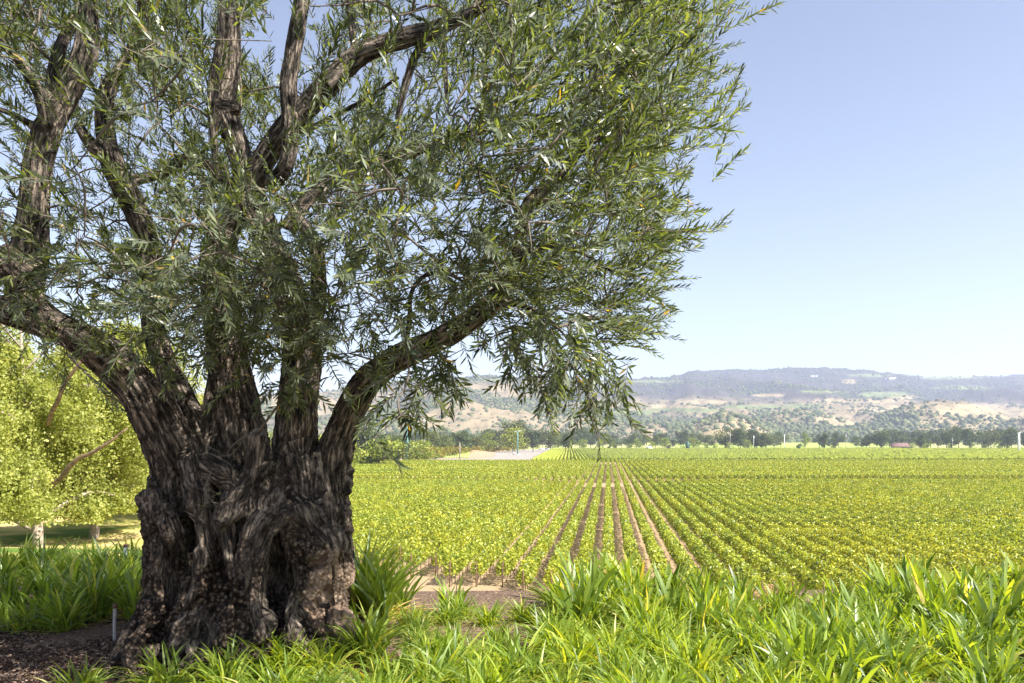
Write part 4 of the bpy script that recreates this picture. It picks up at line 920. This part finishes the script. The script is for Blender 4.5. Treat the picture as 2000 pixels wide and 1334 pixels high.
    # stretches where the limbs show clear of leaves
    clear = [(800, 660, 60, 40), (790, 180, 30, 60), (1000, 250, 30, 30), (820, 80, 60, 30), (420, 150, 30, 90), (450, 60, 45, 190), (450, 230, 45, 80), (568, 120, 38, 190), (650, 150, 80, 70), (540, 290, 70, 60), (75, 400, 45, 100), (110, 220, 70, 80), (165, 60, 45, 100), (210, 210, 35, 80), (270, 400, 40, 70), (60, 560, 60, 60), (600, 480, 35, 60),
             (470, 790, 80, 120), (330, 830, 120, 90), (600, 840, 130, 130), (760, 700, 60, 50), (860, 660, 70, 35), (250, 740, 60, 50), (700, 800, 60, 70), (380, 320, 50, 35)]
    gaps = [(1060, 250, 26, 24), (900, 180, 24, 22), (1240, 330, 26, 22), (940, 440, 24, 24), (1180, 480, 24, 22), (1080, 110, 24, 20), (980, 330, 30, 25), (870, 620, 40, 30), (760, 420, 28, 30), (1120, 420, 30, 26), (330, 560, 28, 34), (690, 500, 26, 30), (1180, 180, 26, 26), (35, 260, 60, 60), (20, 330, 40, 50), (255, 620, 30, 40), (520, 700, 40, 60), (640, 760, 60, 60), (910, 690, 70, 50), (740, 240, 30, 25), (430, 470, 28, 50)]
    cl = []; tries = 0
    while len(cl) < 980 and tries < 160000:
        tries += 1
        x, y = r.uniform(-650, 1370), r.uniform(-900, 700)
        if not inside(np.array([x]), np.array([y]))[0]: continue
        e = float(edged(np.array([x]), np.array([y]))[0]); half = 2.5*min(1, .22+(e/420)**.6)
        d = 5.9+r.uniform(-1, 1)*half
        if d < 3.7 or d > 8.9: continue
        infr = (-60 < x < 1400) and (y > -60)
        if not infr and r.random() < (.72 if x > 500 else .62): continue
        if d < 6.4 and any(((x-a)/(c+22))**2+((y-b_)/(dd_+12))**2 < 1.3 for a, b_, c, dd_ in clear): continue
        if any(((x-a)/c)**2+((y-b_)/dd_)**2 < 1 for a, b_, c, dd_ in gaps): continue
        p = P(x, y, d)
        if any(np.linalg.norm(p-q) < .185 for q, *_ in cl): continue
        cl.append((p, x, y, d, e))
    # hanging sprays under the right limb, low sprays on limbs
    extra = [(1050, 640, 4.7, 'h'), (1110, 650, 4.6, 'h'), (1000, 640, 4.9, 'h'), (1150, 690, 4.7, 'h'), (1080, 700, 4.5, 'h'), (1150, 620, 4.9, 'r'), (1165, 655, 5.0, 'r'), (1190, 640, 5.1, 'r'), (1170, 640, 5.3, 'r'), (820, 690, 4.9, 'h2'), (790, 690, 4.6, 'h2'),
             (870, 700, 5.0, 'h2'), (60, 640, 5.2, 'r2'), (130, 680, 5.1, 'r2'), (30, 570, 4.6, 'r2'), (230, 690, 5.0, 'r2'), (330, 660, 5.0, 'r2'), (400, 700, 5.2, 'r2'), (590, 740, 5.1, 'h2'), (560, 640, 5.2, 'r2'), (680, 690, 5.3, 'r2'), (620, 700, 5.2, 'r2'), (520, 650, 5.6, 'r2'),
             (500, 600, 5.3, 'r2'), (430, 620, 5.3, 'r2'), (1240, 470, 5.5, 'r'), (1180, 540, 5.4, 'r'), (1185, 590, 5.5, 'r'), (1120, 720, 4.6, 'h'), (1150, 750, 4.7, 'h'), (240, 790, 5.2, 'r3'), (470, 520, 5.2, 'r2'), (560, 500, 5.0, 'r2'), (450, 580, 5.0, 'r2'), (540, 590, 4.9, 'r2'), (600, 620, 5.0, 'r2'), (420, 660, 5.1, 'r2'), (640, 560, 5.1, 'r2'), (490, 690, 5.3, 'r2'), (580, 680, 5.0, 'r2'), (380, 600, 5.2, 'r2'), (300, 560, 5.2, 'r2'), (920, 560, 4.8, 'r2'), (990, 540, 4.7, 'r2'), (1000, 470, 4.8, 'r2'), (870, 600, 4.9, 'r2'), (640, 640, 5.2, 'r2'), (440, 888, 5.62, 's'), (412, 895, 5.6, 's'), (400, 978, 5.4, 's'), (398, 958, 5.35, 's'), (590, 745, 5.3, 'h2'), (560, 760, 5.4, 'h2'), (788, 765, 4.5, 'h'), (782, 812, 4.4, 'h2'), (865, 735, 4.9, 'h'), (1010, 690, 4.7, 'h'), (1055, 735, 4.5, 'h'), (1150, 800, 4.6, 'h2'), (1180, 730, 4.8, 'h')]
    cl += [(P(x, y, d), x, y, d, k) for x, y, d, k in extra]
    skp = np.vstack([paths[k][:, :4] for k in paths if not k.startswith(('burl', 'core', 'back', 'root', 'rope', 'butt', 'lobe', 'edge'))])
    skp = skp[skp[:, 2] > 10.0]
    twig = MB(); leafV = []; leafA = []
    ctr = P(620, 330, 5.9)
    dist0 = np.array([((skp[:, :3]-q[0])**2).sum(1).min() for q in cl])
    for ci in np.argsort(dist0):
        p, x, y, d, e = cl[ci]
        kind = e if isinstance(e, str) else ''
        j = ((skp[:, :3]-p)**2).sum(1).argmin(); s0 = skp[j, :3]; L = np.linalg.norm(p-s0)
        if L > .12:
            mid = (s0+p)/2+np.array((0, 0, .12*L))+r.normal(size=3)*.09*L
            sp = spline([(*s0, min(.010+.006*L, skp[j, 3]*.8)), (*mid, .0065+.002*L), (*p, .004)], .08); twig.tube(sp[:, :3], sp[:, 3], 5)
            skp = np.vstack((skp, sp[len(sp)//3:]))
        csz = r.uniform(.72, 1.08)*(1.15 if kind in ('h', 'h2') else 1) if kind != 's' else .45
        out = p-ctr; out[1] *= .7; out /= np.linalg.norm(out)+1e-9
        far_out = not (-100 < x < 1450 and y > -100)
        nsh = {'': int(r.integers(5, 12))+(x > 650), 'h': 8, 'h2': 6, 'r': 8, 'r2': 6, 'r3': 3, 's': 3}[kind]
        if far_out: nsh = 5
        for k in range(nsh):
            if kind == '': dr = out*.75+np.array((.25 if x > 900 else 0., 0, .45+.35*(y < 450)))+r.normal(size=3)*.62; 
            elif kind in ('h', 'h2'): dr = np.array((r.normal()*.75, r.normal()*.6, -.9))
            elif kind == 'r': dr = np.array((.9, r.normal()*.3, r.normal()*.25-.05))
            else: dr = r.normal(size=3)*.75+np.array((0, -.3, -.1))
            dr /= np.linalg.norm(dr); Ls = r.uniform(.20, .42)*({'s': .3}.get(kind, 1))*({'h': .68, 'h2': .6, 'r3': .6, 's': .8}.get(kind, 1)); o_ = p+r.normal(size=3)*(.16 if kind == '' else .07)
            droop = r.uniform(-.15, .15) if kind != 'h' else .1
            npair = int(Ls/.019); q = np.linspace(.08, 1, npair)
            c = o_+dr*(q*Ls)[:, None]+np.array((0, 0, -1))*(droop*Ls*q**2)[:, None]
            t = dr-2*droop*q[:, None]*np.array((0, 0, 1.)); t /= np.linalg.norm(t, axis=1)[:, None]
            if k < 2 or kind: twig.tube([p, o_*.5+c[0]*.5, c[len(c)//2], c[-1]], (.0035, .003, .0022, .0012), 3, False)
            else: twig.tube([c[0], c[len(c)//2], c[-1]], (.0028, .0022, .0012), 3, False)
            u = np.cross(t, r.normal(size=3)); u /= np.linalg.norm(u, axis=1)[:, None]; v = np.cross(t, u)
            for sgn in (-1, 1):
                alt = (np.arange(npair) % 2)[:, None]
                sd = np.where(alt == 0, u, v)*sgn
                ang = (r.uniform(.62, 1.2, npair)*(1-.35*q))[:, None]
                ld_ = t*np.cos(ang)+sd*np.sin(ang)+r.normal(size=(npair, 3))*.12; ld_ /= np.linalg.norm(ld_, axis=1)[:, None]
                nn = t-ld_*(t*ld_).sum(1)[:, None]+r.normal(size=(npair, 3))*.15+np.array((0, 0, .35)); nn -= ld_*(nn*ld_).sum(1)[:, None]; nn /= np.linalg.norm(nn, axis=1)[:, None]
                bb = np.cross(ld_, nn); l = csz*(r.uniform(.058, .092, npair)*np.interp(q, [0, .3, .85, 1], [.8, 1, .9, .6]))[:, None]; wd = l*r.uniform(.068, .10, (npair, 1)); bd = l*r.uniform(-.06, .09, (npair, 1))
                b0 = c
                V = np.stack((b0, b0+ld_*l*.32+bb*wd-nn*bd*.1, b0+ld_*l*.32-bb*wd-nn*bd*.1, b0+ld_*l*.68+bb*wd*.85-nn*bd*.5, b0+ld_*l*.68-bb*wd*.85-nn*bd*.5, b0+ld_*l-nn*bd), 1)
                leafV.append(V.reshape(-1, 3)); rn = np.clip(r.normal(size=npair)*.26+.44+r.normal()*.10, 0, .95); rn[r.random(npair) < .004] = 1
                leafA.append(np.repeat(rn, 6))
    V = np.concatenate(leafV)-org; n = len(V)//6; b0 = np.arange(n)[:, None]*6
    T = np.concatenate((b0+np.array((0, 2, 1)), b0+np.array((3, 4, 5)))); Q = b0+np.array((1, 2, 4, 3))
    print('olive leaves', n, 'clusters', len(cl), 'trunk verts', nv)
    crown = obj('crown', mesh_np('crown', V, Q, T, M['olive_leaf'], False, {'rnd': np.concatenate(leafA)}), root)
    twig.V = [v-org for v in twig.V]; obj('twigs', twig.mesh('twigs', M['twig'], True), crown)
build_olive()

# ---------------------------------------------------------------- haze
HAZE = 1.15e-4
if HAZE:
    mb = MB(); mb.box((0, 4475, 258), (29400, 9150, 532)); 
    m = bpy.data.materials.new('haze'); m.use_nodes = True; n = m.node_tree; n.nodes.clear()
    out = n.nodes.new('ShaderNodeOutputMaterial'); pv = n.nodes.new('ShaderNodeVolumePrincipled')
    pv.inputs['Color'].default_value = (.64, .70, 1, 1); pv.inputs['Density'].default_value = HAZE; pv.inputs['Anisotropy'].default_value = .2
    n.links.new(pv.outputs[0], out.inputs['Volume'])
    tag(obj('haze', mb.mesh('haze', m)), kind='stuff')
